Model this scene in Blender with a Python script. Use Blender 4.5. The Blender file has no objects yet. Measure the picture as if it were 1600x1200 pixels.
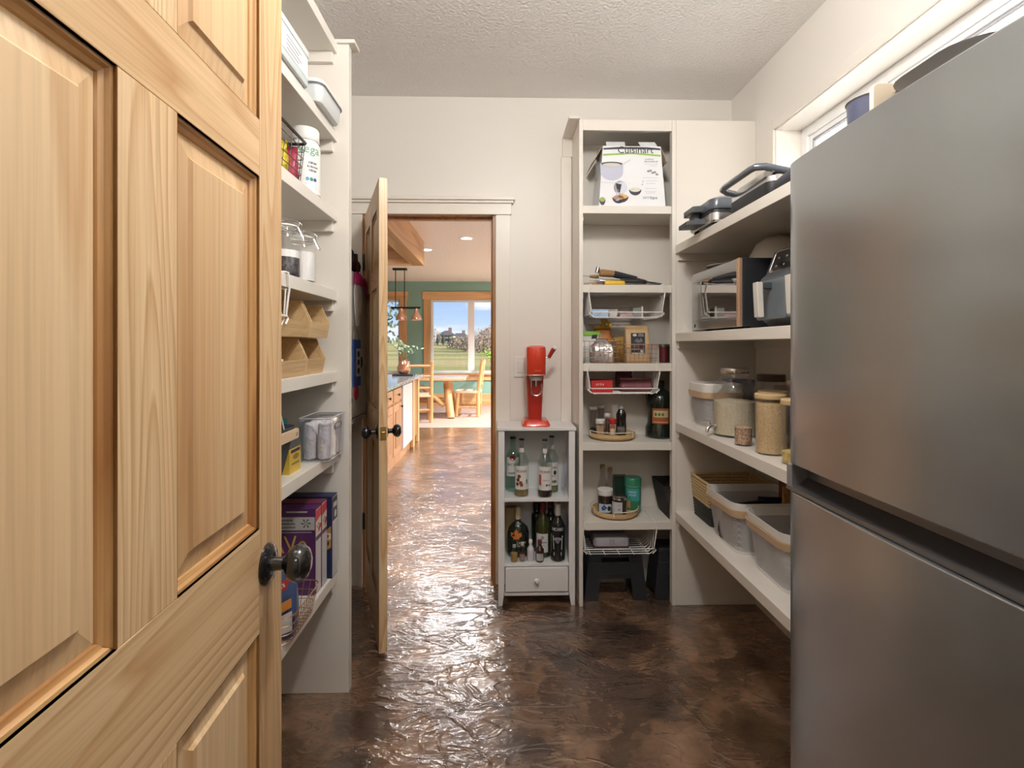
import bpy, bmesh, math, random
from mathutils import Vector, Matrix
random.seed(7)
PI = math.pi
scene = bpy.context.scene
COL = scene.collection
# ------------------------------------------------------------------ camera
CAM_Z = 1.33; F = 800.0; YAW = math.atan(20/800)
cd = bpy.data.cameras.new('camera'); cam = bpy.data.objects.new('camera', cd); COL.objects.link(cam)
cam.location = (0, 0, CAM_Z); cam.rotation_euler = (PI/2, 0, -YAW)
cd.sensor_fit = 'HORIZONTAL'; cd.sensor_width = 36; cd.lens = 36*F/1600
cd.shift_y = -60/1600; cd.clip_start = 0.02; cd.clip_end = 2000
scene.camera = cam
# ------------------------------------------------------------------ view
vs = scene.view_settings
vs.view_transform = 'Standard'; vs.look = 'None'; vs.gamma = 1; vs.use_curve_mapping = False
vs.exposure = 0.0
scene.cycles.use_denoising = True
scene.cycles.max_bounces = 12; scene.cycles.diffuse_bounces = 5; scene.cycles.glossy_bounces = 5
scene.cycles.transmission_bounces = 8; scene.cycles.transparent_max_bounces = 24
scene.cycles.sample_clamp_indirect = 6.0
scene.cycles.caustics_reflective = False; scene.cycles.caustics_refractive = False
# ------------------------------------------------------------------ world / sun
W = bpy.data.worlds.new('sky'); scene.world = W; W.use_nodes = True
nt = W.node_tree; nt.nodes.clear()
def wn(t): return nt.nodes.new(t)
tc = wn('ShaderNodeTexCoord'); sx = wn('ShaderNodeSeparateXYZ'); nt.links.new(tc.outputs['Generated'], sx.inputs[0])
rp = wn('ShaderNodeValToRGB'); nt.links.new(sx.outputs['Z'], rp.inputs[0])
e = rp.color_ramp.elements; e[0].position = 0.0; e[0].color = (.78, .86, .95, 1); e[1].position = .45; e[1].color = (.16, .34, .80, 1)
k = e.new(.05); k.color = (.50, .68, .93, 1); k = e.new(.12); k.color = (.30, .50, .90, 1)
mp = wn('ShaderNodeMapping'); mp.inputs['Scale'].default_value = (3.0, 3.0, 16.0); nt.links.new(tc.outputs['Generated'], mp.inputs[0])
nz = wn('ShaderNodeTexNoise'); nz.inputs['Scale'].default_value = 2.2; nz.inputs['Detail'].default_value = 6; nt.links.new(mp.outputs[0], nz.inputs['Vector'])
cr = wn('ShaderNodeValToRGB'); nt.links.new(nz.outputs['Fac'], cr.inputs[0])
cr.color_ramp.elements[0].position = .52; cr.color_ramp.elements[0].color = (0, 0, 0, 1)
cr.color_ramp.elements[1].position = .70; cr.color_ramp.elements[1].color = (.85, .85, .85, 1)
mx = wn('ShaderNodeMix'); mx.data_type = 'RGBA'; nt.links.new(cr.outputs[0], mx.inputs[0]); nt.links.new(rp.outputs[0], mx.inputs[6]); mx.inputs[7].default_value = (.98, .98, 1, 1)
bg = wn('ShaderNodeBackground'); bg.inputs['Strength'].default_value = 1.15; nt.links.new(mx.outputs[2], bg.inputs[0])
wo = wn('ShaderNodeOutputWorld'); nt.links.new(bg.outputs[0], wo.inputs[0])
sd = bpy.data.lights.new('sun', 'SUN'); sd.energy = 12.0; sd.angle = math.radians(1.0); sd.color = (1, .95, .86)
sun = bpy.data.objects.new('sun', sd); COL.objects.link(sun)
sun.rotation_euler = Vector((-.90, .26, -.37)).to_track_quat('-Z', 'Y').to_euler()
sun['kind'] = 'helper'
# ------------------------------------------------------------------ pixel -> place
ct, st = math.cos(YAW), math.sin(YAW)
def at(px, py, Y):
    a = (px-800)/F; b = (540-py)/F
    d = Y/(ct - st*a)
    return Vector((d*(st + ct*a), Y, CAM_Z + d*b))
def X(px, Y): return at(px, 540, Y).x
def Z(px, py, Y): return at(px, py, Y).z
# ------------------------------------------------------------------ materials
MATS = {}
def mat(name, col=(.8, .8, .8), rough=.5, metal=0., emit=None, estr=0., spec=.5, coat=0., bump=0., bscale=60., var=0., vscale=8., trans=0.):
    if name in MATS: return MATS[name]
    m = bpy.data.materials.new(name); m.use_nodes = True; MATS[name] = m
    n = m.node_tree.nodes; l = m.node_tree.links; p = n['Principled BSDF']
    p.inputs['Base Color'].default_value = (*col, 1); p.inputs['Roughness'].default_value = rough
    p.inputs['Metallic'].default_value = metal; p.inputs['Specular IOR Level'].default_value = spec
    p.inputs['Coat Weight'].default_value = coat; p.inputs['Coat Roughness'].default_value = .08
    p.inputs['Transmission Weight'].default_value = trans
    if emit: p.inputs['Emission Color'].default_value = (*emit, 1); p.inputs['Emission Strength'].default_value = estr
    if bump or var:
        t = n.new('ShaderNodeTexCoord')
    if bump:
        z = n.new('ShaderNodeTexNoise'); z.inputs['Scale'].default_value = bscale; z.inputs['Detail'].default_value = 3
        l.new(t.outputs['Object'], z.inputs['Vector'])
        b = n.new('ShaderNodeBump'); b.inputs['Strength'].default_value = bump; b.inputs['Distance'].default_value = .01
        l.new(z.outputs['Fac'], b.inputs['Height']); l.new(b.outputs[0], p.inputs['Normal'])
    if var:
        z = n.new('ShaderNodeTexNoise'); z.inputs['Scale'].default_value = vscale; z.inputs['Detail'].default_value = 4
        l.new(t.outputs['Object'], z.inputs['Vector'])
        x = n.new('ShaderNodeMix'); x.data_type = 'RGBA'
        x.inputs[6].default_value = (*[c*(1-var) for c in col], 1); x.inputs[7].default_value = (*[min(1, c*(1+var)) for c in col], 1)
        l.new(z.outputs['Fac'], x.inputs[0]); l.new(x.outputs[2], p.inputs['Base Color'])
    return m
def wood(name, light, dark, axis='z', rough=.38, k=13., across=9., coat=.15):
    if name in MATS: return MATS[name]
    m = bpy.data.materials.new(name); m.use_nodes = True; MATS[name] = m
    n = m.node_tree.nodes; l = m.node_tree.links; p = n['Principled BSDF']
    t = n.new('ShaderNodeTexCoord'); oi = n.new('ShaderNodeObjectInfo')
    ml = n.new('ShaderNodeVectorMath'); ml.operation = 'SCALE'; ml.inputs[0].default_value = (3.1, 7.7, 5.3); l.new(oi.outputs['Random'], ml.inputs['Scale'])
    ad = n.new('ShaderNodeVectorMath'); ad.operation = 'ADD'; l.new(t.outputs['Object'], ad.inputs[0]); l.new(ml.outputs[0], ad.inputs[1])
    def mapping(s, a):
        g = n.new('ShaderNodeMapping'); v = [s]*3; v['xyz'.index(axis)] = a; g.inputs['Scale'].default_value = v; l.new(ad.outputs[0], g.inputs[0]); return g
    g = mapping(across, across*.07)
    z = n.new('ShaderNodeTexNoise'); z.inputs['Scale'].default_value = 1; z.inputs['Detail'].default_value = 1.5; z.inputs['Roughness'].default_value = .35; z.inputs['Distortion'].default_value = .25
    l.new(g.outputs[0], z.inputs['Vector'])
    mu = n.new('ShaderNodeMath'); mu.operation = 'MULTIPLY'; mu.inputs[1].default_value = k; l.new(z.outputs['Fac'], mu.inputs[0])
    fr = n.new('ShaderNodeMath'); fr.operation = 'FRACT'; l.new(mu.outputs[0], fr.inputs[0])
    rp = n.new('ShaderNodeValToRGB'); l.new(fr.outputs[0], rp.inputs[0])
    el = rp.color_ramp.elements; el[0].position = 0; el[0].color = (0, 0, 0, 1); el[1].position = 1; el[1].color = (.05, .05, .05, 1)
    q = el.new(.55); q.color = (.35, .35, .35, 1); q = el.new(.86); q.color = (1, 1, 1, 1)
    g2 = mapping(across*26, across*.5)
    z2 = n.new('ShaderNodeTexNoise'); z2.inputs['Scale'].default_value = 1; z2.inputs['Detail'].default_value = 2; l.new(g2.outputs[0], z2.inputs['Vector'])
    g3 = mapping(across*.35, across*.05)
    z3 = n.new('ShaderNodeTexNoise'); z3.inputs['Scale'].default_value = 1; z3.inputs['Detail'].default_value = 1; l.new(g3.outputs[0], z3.inputs['Vector'])
    x = n.new('ShaderNodeMix'); x.data_type = 'RGBA'; x.inputs[6].default_value = (*light, 1); x.inputs[7].default_value = (*dark, 1); l.new(rp.outputs[0], x.inputs[0])
    y = n.new('ShaderNodeMix'); y.data_type = 'RGBA'; y.blend_type = 'MULTIPLY'; y.inputs[0].default_value = .35; l.new(x.outputs[2], y.inputs[6])
    r2 = n.new('ShaderNodeValToRGB'); r2.color_ramp.elements[0].position = .3; r2.color_ramp.elements[0].color = (.55, .5, .42, 1); r2.color_ramp.elements[1].position = .6; l.new(z2.outputs['Fac'], r2.inputs[0]); l.new(r2.outputs[0], y.inputs[7])
    w = n.new('ShaderNodeMix'); w.data_type = 'RGBA'; w.blend_type = 'MULTIPLY'; w.inputs[0].default_value = .5; l.new(y.outputs[2], w.inputs[6])
    r3 = n.new('ShaderNodeValToRGB'); r3.color_ramp.elements[0].position = .35; r3.color_ramp.elements[0].color = (.72, .58, .42, 1); r3.color_ramp.elements[1].position = .62; l.new(z3.outputs['Fac'], r3.inputs[0]); l.new(r3.outputs[0], w.inputs[7])
    l.new(w.outputs[2], p.inputs['Base Color'])
    p.inputs['Roughness'].default_value = rough; p.inputs['Coat Weight'].default_value = coat; p.inputs['Coat Roughness'].default_value = .25
    return m
def glass(name, col=(1, 1, 1), base=.04, rough=.02):
    if name in MATS: return MATS[name]
    m = bpy.data.materials.new(name); m.use_nodes = True; MATS[name] = m
    n = m.node_tree.nodes; l = m.node_tree.links; n.remove(n['Principled BSDF'])
    o = n['Material Output']; tr = n.new('ShaderNodeBsdfTransparent'); tr.inputs[0].default_value = (*col, 1)
    gl = n.new('ShaderNodeBsdfGlossy'); gl.inputs['Roughness'].default_value = rough; gl.inputs[0].default_value = (.95, .97, 1, 1)
    lw = n.new('ShaderNodeLayerWeight'); lw.inputs['Blend'].default_value = .5
    pw = n.new('ShaderNodeMath'); pw.operation = 'POWER'; pw.inputs[1].default_value = 4.; l.new(lw.outputs['Facing'], pw.inputs[0])
    ad = n.new('ShaderNodeMath'); ad.operation = 'MULTIPLY_ADD'; ad.use_clamp = True; ad.inputs[1].default_value = .6; ad.inputs[2].default_value = base; l.new(pw.outputs[0], ad.inputs[0])
    mx = n.new('ShaderNodeMixShader'); l.new(ad.outputs[0], mx.inputs[0]); l.new(tr.outputs[0], mx.inputs[1]); l.new(gl.outputs[0], mx.inputs[2]); l.new(mx.outputs[0], o.inputs[0])
    return m
def perforated(name, col, scale, hole=.5, rough=.5):
    if name in MATS: return MATS[name]
    m = bpy.data.materials.new(name); m.use_nodes = True; MATS[name] = m
    n = m.node_tree.nodes; l = m.node_tree.links; p = n['Principled BSDF']; o = n['Material Output']
    p.inputs['Base Color'].default_value = (*col, 1); p.inputs['Roughness'].default_value = rough
    t = n.new('ShaderNodeTexCoord'); s = n.new('ShaderNodeSeparateXYZ'); l.new(t.outputs['Object'], s.inputs[0])
    xy = n.new('ShaderNodeMath'); xy.operation = 'ADD'; l.new(s.outputs[0], xy.inputs[0]); l.new(s.outputs[1], xy.inputs[1])
    def saw(sign):
        a = n.new('ShaderNodeMath'); a.operation = 'MULTIPLY_ADD'; a.inputs[1].default_value = sign; l.new(s.outputs[2], a.inputs[0]); l.new(xy.outputs[0], a.inputs[2])
        b = n.new('ShaderNodeMath'); b.operation = 'MULTIPLY'; b.inputs[1].default_value = scale; l.new(a.outputs[0], b.inputs[0])
        c = n.new('ShaderNodeMath'); c.operation = 'FRACT'; l.new(b.outputs[0], c.inputs[0])
        d = n.new('ShaderNodeMath'); d.operation = 'LESS_THAN'; d.inputs[1].default_value = hole; l.new(c.outputs[0], d.inputs[0]); return d
    a, b = saw(1), saw(-1)
    c = n.new('ShaderNodeMath'); c.operation = 'MULTIPLY'; l.new(a.outputs[0], c.inputs[0]); l.new(b.outputs[0], c.inputs[1])
    tr = n.new('ShaderNodeBsdfTransparent'); mx = n.new('ShaderNodeMixShader'); l.new(c.outputs[0], mx.inputs[0]); l.new(p.outputs[0], mx.inputs[1]); l.new(tr.outputs[0], mx.inputs[2]); l.new(mx.outputs[0], o.inputs[0])
    return m
def speckle(name, c1, c2, scale, rough=.7, mid=.5, bump=.4):
    if name in MATS: return MATS[name]
    m = bpy.data.materials.new(name); m.use_nodes = True; MATS[name] = m
    n = m.node_tree.nodes; l = m.node_tree.links; p = n['Principled BSDF']; p.inputs['Roughness'].default_value = rough
    t = n.new('ShaderNodeTexCoord'); v = n.new('ShaderNodeTexVoronoi'); v.inputs['Scale'].default_value = scale; l.new(t.outputs['Object'], v.inputs['Vector'])
    rp = n.new('ShaderNodeValToRGB'); l.new(v.outputs['Color'], rp.inputs[0])
    rp.color_ramp.elements[0].color = (*c1, 1); rp.color_ramp.elements[1].color = (*c2, 1); rp.color_ramp.elements[0].position = max(0, mid-.25); rp.color_ramp.elements[1].position = min(1, mid+.25)
    l.new(rp.outputs[0], p.inputs['Base Color'])
    b = n.new('ShaderNodeBump'); b.inputs['Strength'].default_value = bump; b.inputs['Distance'].default_value = .003; l.new(v.outputs['Distance'], b.inputs['Height']); l.new(b.outputs[0], p.inputs['Normal'])
    return m
# paints and surfaces
PAINT = mat('wall_paint', (.79, .76, .72), .42, bump=.06, bscale=220)
CEIL = mat('ceiling_texture', (.84, .83, .815), .8, bump=.7, bscale=75)
TRIMP = mat('trim_paint', (.80, .765, .71), .35)
SHELFP = mat('shelf_paint', (.75, .715, .66), .38, bump=.03, bscale=300)
PINE_V = wood('pine_vertical', (.79, .58, .345), (.60, .375, .185), 'z', k=20., across=10.)
PINE_H = wood('pine_horizontal', (.79, .58, .345), (.60, .375, .185), 'x', k=18., across=10.)
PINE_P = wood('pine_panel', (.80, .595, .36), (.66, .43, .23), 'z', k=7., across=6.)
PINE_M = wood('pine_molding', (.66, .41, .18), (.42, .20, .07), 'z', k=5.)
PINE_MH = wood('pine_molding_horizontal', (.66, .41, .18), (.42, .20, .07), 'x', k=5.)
JAMBW = wood('pine_jamb', (.50, .27, .11), (.30, .14, .05), 'z', k=6.)
LOGW = wood('log_wood', (.74, .47, .23), (.58, .32, .13), 'z', k=5., across=12)
LOGH = wood('log_wood_horizontal', (.74, .47, .23), (.58, .32, .13), 'x', k=5., across=12)
FIRW = wood('fir_trim', (.76, .49, .26), (.60, .34, .15), 'x', k=6., across=3)
BEAMW = wood('beam_wood', (.56, .31, .12), (.38, .19, .07), 'y', k=6., across=4)
BAMB = wood('bamboo', (.74, .55, .31), (.64, .44, .22), 'x', k=6., across=16, rough=.5, coat=0)
CABW = wood('cabinet_wood', (.50, .27, .13), (.36, .17, .07), 'z', k=6., across=4)
WHITE = mat('white_paint_gloss', (.80, .80, .81), .3)
WPLAS = mat('white_plastic', (.80, .80, .78), .35)
GWHITE = mat('grey_white_plastic', (.66, .69, .70), .35)
WIREW = mat('white_wire', (.86, .85, .83), .3)
COPPER = mat('copper_wire', (.62, .36, .24), .3, .85)
BLACKM = mat('black_metal', (.012, .012, .013), .35)
BLACKG = mat('black_gloss', (.008, .008, .009), .12, coat=.6)
BLACKP = mat('black_plastic', (.018, .020, .024), .42, bump=.15, bscale=400)
DGREY = mat('dark_grey_plastic', (.060, .068, .080), .35)
MGREY = mat('mid_grey_plastic', (.17, .19, .22), .35)
CHROME = mat('chrome', (.80, .80, .80), .12, 1.)
BRASS = mat('brass', (.62, .42, .16), .25, 1.)
STEELH = mat('steel_bright', (.62, .61, .60), .22, 1.)
GLASS = glass('clear_glass')
ACRYL = glass('clear_acrylic', (.93, .93, .96), .07, .05)
PAPERW = mat('paper_white', (.83, .84, .85), .4)
INK = mat('ink_black', (.02, .02, .022), .5)
INKG = mat('ink_grey', (.30, .30, .33), .5)
RED = mat('red_enamel', (.62, .045, .018), .22, coat=.5)
REDC = mat('red_card', (.55, .03, .03), .45)
KRAFT = mat('kraft_paper', (.58, .40, .22), .75, var=.12, vscale=30)
def steel():
    m = mat('fridge_steel', (.43, .455, .475), .30, .86)
    n = m.node_tree.nodes; l = m.node_tree.links; p = n['Principled BSDF']
    t = n.new('ShaderNodeTexCoord'); g = n.new('ShaderNodeMapping'); g.inputs['Scale'].default_value = (500, 500, 12); l.new(t.outputs['Object'], g.inputs[0])
    z = n.new('ShaderNodeTexNoise'); z.inputs['Scale'].default_value = 3; z.inputs['Detail'].default_value = 3; l.new(g.outputs[0], z.inputs['Vector'])
    mr = n.new('ShaderNodeMapRange'); mr.inputs['To Min'].default_value = .21; mr.inputs['To Max'].default_value = .25; l.new(z.outputs['Fac'], mr.inputs[0]); l.new(mr.outputs[0], p.inputs['Roughness'])
    return m
FRIDGE = steel()
def floor_mat():
    m = bpy.data.materials.new('stamped_concrete'); m.use_nodes = True
    n = m.node_tree.nodes; l = m.node_tree.links; p = n['Principled BSDF']
    t = n.new('ShaderNodeTexCoord')
    d = n.new('ShaderNodeTexNoise'); d.inputs['Scale'].default_value = 2.6; d.inputs['Detail'].default_value = 5; l.new(t.outputs['Object'], d.inputs['Vector'])
    sb = n.new('ShaderNodeVectorMath'); sb.operation = 'SUBTRACT'; sb.inputs[1].default_value = (.5, .5, .5); l.new(d.outputs['Color'], sb.inputs[0])
    sc = n.new('ShaderNodeVectorMath'); sc.operation = 'SCALE'; sc.inputs['Scale'].default_value = .7; l.new(sb.outputs[0], sc.inputs[0])
    ad = n.new('ShaderNodeVectorMath'); ad.operation = 'ADD'; l.new(t.outputs['Object'], ad.inputs[0]); l.new(sc.outputs[0], ad.inputs[1])
    def noise(vec, s, det, dist=0., typ=None):
        z = n.new('ShaderNodeTexNoise')
        if typ: z.noise_type = typ
        z.inputs['Scale'].default_value = s; z.inputs['Detail'].default_value = det; z.inputs['Distortion'].default_value = dist
        l.new(vec, z.inputs['Vector']); return z
    c1 = noise(ad.outputs[0], 3.2, 7); c2 = noise(ad.outputs[0], 9., 6); c3 = noise(ad.outputs[0], 1.7, 3)
    r1 = n.new('ShaderNodeValToRGB'); l.new(c1.outputs['Fac'], r1.inputs[0]); e = r1.color_ramp.elements
    e[0].position = .33; e[0].color = (.045, .026, .017, 1); e[1].position = .70; e[1].color = (.32, .19, .115, 1)
    q = e.new(.47); q.color = (.14, .08, .05, 1); q = e.new(.56); q.color = (.225, .128, .075, 1)
    r2 = n.new('ShaderNodeValToRGB'); l.new(c2.outputs['Fac'], r2.inputs[0]); e = r2.color_ramp.elements
    e[0].position = .36; e[0].color = (.42, .38, .36, 1); e[1].position = .62; e[1].color = (1, 1, 1, 1)
    x = n.new('ShaderNodeMix'); x.data_type = 'RGBA'; x.blend_type = 'MULTIPLY'; x.inputs[0].default_value = .8; l.new(r1.outputs[0], x.inputs[6]); l.new(r2.outputs[0], x.inputs[7])
    r3 = n.new('ShaderNodeValToRGB'); l.new(c3.outputs['Fac'], r3.inputs[0]); e = r3.color_ramp.elements
    e[0].position = .55; e[0].color = (0, 0, 0, 1); e[1].position = .72; e[1].color = (.5, .5, .5, 1)
    y = n.new('ShaderNodeMix'); y.data_type = 'RGBA'; l.new(r3.outputs[0], y.inputs[0]); l.new(x.outputs[2], y.inputs[6]); y.inputs[7].default_value = (.20, .125, .06, 1)
    l.new(y.outputs[2], p.inputs['Base Color'])
    p.inputs['Roughness'].default_value = .27; p.inputs['Specular IOR Level'].default_value = .6; p.inputs['IOR'].default_value = 1.55
    p.inputs['Coat Weight'].default_value = 1.0; p.inputs['Coat Roughness'].default_value = .15; p.inputs['Coat IOR'].default_value = 1.9
    # stamped slate relief: cleft ridges, plates, ripples
    mpn = n.new('ShaderNodeMapping'); mpn.inputs['Rotation'].default_value = (0, 0, .45); mpn.inputs['Scale'].default_value = (1.0, 1.9, 1); l.new(t.outputs['Object'], mpn.inputs[0])
    def madd(a, k, b=None):
        z = n.new('ShaderNodeMath'); z.operation = 'MULTIPLY_ADD'; z.inputs[1].default_value = k; l.new(a, z.inputs[0])
        if b is not None: l.new(b, z.inputs[2])
        else: z.inputs[2].default_value = 0
        return z.outputs[0]
    def crest(s_, det, dist, wdt):          # thin sinuous ridge lines where a noise field crosses its middle
        z = noise(mpn.outputs[0], s_, det, dist)
        a = n.new('ShaderNodeMath'); a.operation = 'SUBTRACT'; a.inputs[1].default_value = .5; l.new(z.outputs['Fac'], a.inputs[0])
        c = n.new('ShaderNodeMath'); c.operation = 'ABSOLUTE'; l.new(a.outputs[0], c.inputs[0])
        m_ = n.new('ShaderNodeMapRange'); m_.interpolation_type = 'SMOOTHSTEP'; m_.inputs['From Min'].default_value = 0; m_.inputs['From Max'].default_value = wdt; m_.inputs['To Min'].default_value = 1; m_.inputs['To Max'].default_value = 0; l.new(c.outputs[0], m_.inputs[0]); return m_.outputs[0]
    n2 = noise(mpn.outputs[0], 22., 4, .6); n3 = noise(mpn.outputs[0], 5.0, 3, .8)
    h = madd(crest(2.0, 4, .7, .025), .28); h = madd(crest(4.3, 3, 1.0, .05), .22, h); h = madd(n2.outputs['Fac'], .36, h); h = madd(n3.outputs['Fac'], .75, h)
    b = n.new('ShaderNodeBump'); b.inputs['Strength'].default_value = .45; b.inputs['Distance'].default_value = .016; l.new(h, b.inputs['Height'])
    l.new(b.outputs[0], p.inputs['Normal']); l.new(b.outputs[0], p.inputs['Coat Normal'])
    return m
FLOORM = floor_mat()
# ------------------------------------------------------------------ mesh builder
class MB:
    def __init__(s): s.v = []; s.f = []
    def add(s, v, f):
        o = len(s.v); s.v += [tuple(p) for p in v]; s.f += [tuple(i+o for i in q) for q in f]; return s
    def box(s, x0, x1, y0, y1, z0, z1):
        v = [(x, y, z) for z in (z0, z1) for y in (y0, y1) for x in (x0, x1)]
        return s.add(v, [(0, 2, 3, 1), (4, 5, 7, 6), (0, 1, 5, 4), (2, 6, 7, 3), (0, 4, 6, 2), (1, 3, 7, 5)])
    def loft(s, rings, cap=True, closed=False):
        n = len(rings[0]); v = [p for r in rings for p in r]; f = []
        m = len(rings)
        for i in range(m if closed else m-1):
            a = i*n; b = ((i+1) % m)*n
            for j in range(n):
                q = (j+1) % n; f.append((a+j, a+q, b+q, b+j))
        if cap and not closed: f.append(tuple(range(n))[::-1]); f.append(tuple(range((m-1)*n, m*n)))
        return s.add(v, f)
    def prism(s, poly, a0, a1, axis='z'):
        def P(p, a):
            return (p[0], p[1], a) if axis == 'z' else (p[0], a, p[1]) if axis == 'y' else (a, p[0], p[1])
        return s.loft([[P(p, a0) for p in poly], [P(p, a1) for p in poly]])
    def lathe(s, prof, n=24, c=(0, 0, 0), cap=True, sx=1., sy=1.):
        rings = [[(c[0]+sx*r*math.cos(2*PI*i/n), c[1]+sy*r*math.sin(2*PI*i/n), c[2]+z) for i in range(n)] for r, z in prof]
        return s.loft(rings, cap)
    def tube(s, pts, r, n=6, closed=False):
        pts = [Vector(p) for p in pts]; m = len(pts); rings = []; up = None
        for i, p in enumerate(pts):
            if closed: t = (pts[(i+1) % m]-pts[i-1])
            else: t = pts[min(i+1, m-1)]-pts[max(i-1, 0)]
            t.normalize()
            if up is None: up = Vector((0, 0, 1)) if abs(t.z) < .9 else Vector((1, 0, 0))
            a = t.cross(up)
            if a.length < 1e-5: a = t.orthogonal()
            a.normalize(); b = a.cross(t).normalized(); up = b
            rr = r[i] if isinstance(r, (list, tuple)) else r
            rings.append([p+a*rr*math.cos(2*PI*j/n)+b*rr*math.sin(2*PI*j/n) for j in range(n)])
        return s.loft(rings, True, closed)
    def rod(s, p0, p1, r, n=12, r1=None): return s.tube([p0, p1], [r, r1 if r1 is not None else r], n)
    def xf(s, M):
        s.v = [tuple(M @ Vector(p)) for p in s.v]; return s
    def build(s, name, m, parent=None, bev=0., seg=2, smooth=True, loc=None, rz=None, angle=38):
        me = bpy.data.meshes.new(name); me.from_pydata(s.v, [], s.f)
        bm = bmesh.new(); bm.from_mesh(me); bmesh.ops.recalc_face_normals(bm, faces=bm.faces[:]); bm.to_mesh(me); bm.free()
        if smooth:
            me.polygons.foreach_set('use_smooth', [True]*len(me.polygons)); me.set_sharp_from_angle(angle=math.radians(angle))
        me.materials.append(m)
        o = bpy.data.objects.new(name, me); COL.objects.link(o)
        if parent: o.parent = parent
        if loc: o.location = loc
        if rz: o.rotation_euler = (0, 0, rz)
        if bev:
            b = o.modifiers.new('bevel', 'BEVEL'); b.width = bev; b.segments = seg; b.limit_method = 'ANGLE'; b.angle_limit = math.radians(40); b.harden_normals = True
        return o
def rrect(w, d, r, n=5, cx=0, cy=0):
    pts = []
    for sx, sy, a0 in ((1, 1, 0), (-1, 1, PI/2), (-1, -1, PI), (1, -1, 1.5*PI)):
        for i in range(n+1):
            a = a0+PI/2*i/n; pts.append((cx+sx*(w/2-r)+r*math.cos(a), cy+sy*(d/2-r)+r*math.sin(a)))
    return pts
def ring3(poly, z): return [(p[0], p[1], z) for p in poly]
def bx(x0, x1, y0, y1, z0, z1): return MB().box(x0, x1, y0, y1, z0, z1)
def thing(name, label, cat, loc=(0, 0, 0), rz=0., group=None):
    o = bpy.data.objects.new(name, None); COL.objects.link(o); o.empty_display_size = .05
    o.location = loc; o.rotation_euler = (0, 0, rz); o['label'] = label; o['category'] = cat
    if group: o['group'] = group
    return o
def tag(o, label, cat, group=None):
    o['label'] = label; o['category'] = cat
    if group: o['group'] = group
    return o
def struct(o, label, cat):
    o['kind'] = 'structure'; o['label'] = label; o['category'] = cat; return o
_tx = {}
def text_geo(s):
    if s in _tx: return _tx[s]
    c = bpy.data.curves.new('t', 'FONT'); c.body = s; c.align_x = 'CENTER'; c.align_y = 'CENTER'; c.resolution_u = 3
    o = bpy.data.objects.new('t', c); COL.objects.link(o); dg = bpy.context.evaluated_depsgraph_get(); dg.update()
    me = o.evaluated_get(dg).to_mesh()
    v = [(p.co.x, p.co.y) for p in me.vertices]; f = [tuple(p.vertices) for p in me.polygons]
    o.evaluated_get(dg).to_mesh_clear(); bpy.data.objects.remove(o); bpy.data.curves.remove(c)
    x0, x1 = min(p[0] for p in v), max(p[0] for p in v); y0, y1 = min(p[1] for p in v), max(p[1] for p in v)
    v = [(p[0]-(x0+x1)/2, p[1]-(y0+y1)/2) for p in v]
    _tx[s] = (v, f, x1-x0, y1-y0); return _tx[s]
def flat(o, r, u, off=0.):
    o, r, u = Vector(o), Vector(r).normalized(), Vector(u).normalized(); nn = r.cross(u)
    return lambda x, y: o+r*x+u*y+nn*off
def wrap(c, rad, face=0., off=.0008):   # face 0: toward -Y
    c = Vector(c)
    def f(x, y):
        a = face+x/rad; return c+Vector(((rad+off)*math.sin(a), -(rad+off)*math.cos(a), y))
    return f
def letter(parent, s, w, fn, m, cx=0, cy=0, h=None, name='lettering', rot=0.):
    if s[0] == '~':                      # print too small to read: broken ticks
        n = int(s[1:]); rnd = random.Random(n); b = MB(); hh = h or w/n; st_ = w/n
        for i in range(n):
            x0 = -w/2+st_*i; ya, yb = -hh/2, hh/2*rnd.choice((.6, 1, 1))
            q = [(x0+st_*.12, ya), (x0+st_*rnd.uniform(.55, .85), ya), (x0+st_*rnd.uniform(.5, .85), yb), (x0+st_*.12, yb)]
            b.add([fn(cx+x*math.cos(rot)-y*math.sin(rot), cy+x*math.sin(rot)+y*math.cos(rot)) for x, y in q], [(0, 1, 2, 3)])
        return b.build('small_print', m, parent, smooth=False)
    v, f, tw, th = text_geo(s); k = w/tw; kh = (h/th) if h else k
    b = MB(); c, sn = math.cos(rot), math.sin(rot)
    b.v = [tuple(fn(cx+(p[0]*k)*c-(p[1]*kh)*sn, cy+(p[0]*k)*sn+(p[1]*kh)*c)) for p in v]; b.f = list(f)
    return b.build(name, m, parent, smooth=False)
def patch(parent, poly, fn, m, name='print', sub=1):
    b = MB(); b.v = [tuple(fn(x, y)) for x, y in poly]; b.f = [tuple(range(len(poly)))]
    return b.build(name, m, parent, smooth=False)
def rectp(x0, x1, y0, y1): return [(x0, y0), (x1, y0), (x1, y1), (x0, y1)]
def ell(cx, cy, rx, ry, n=18, a0=0, a1=2*PI): return [(cx+rx*math.cos(a0+(a1-a0)*i/(n if a1-a0 > 6.2 else n-1)), cy+ry*math.sin(a0+(a1-a0)*i/(n if a1-a0 > 6.2 else n-1))) for i in range(n)]
def band(parent, fn, x0, x1, y0, y1, m, name='printed_label', n=10):
    b = MB(); b.v = [tuple(fn(x0+(x1-x0)*i/n, y)) for y in (y0, y1) for i in range(n+1)]; b.f = [(i, i+1, n+2+i, n+1+i) for i in range(n)]
    return b.build(name, m, parent)
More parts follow.
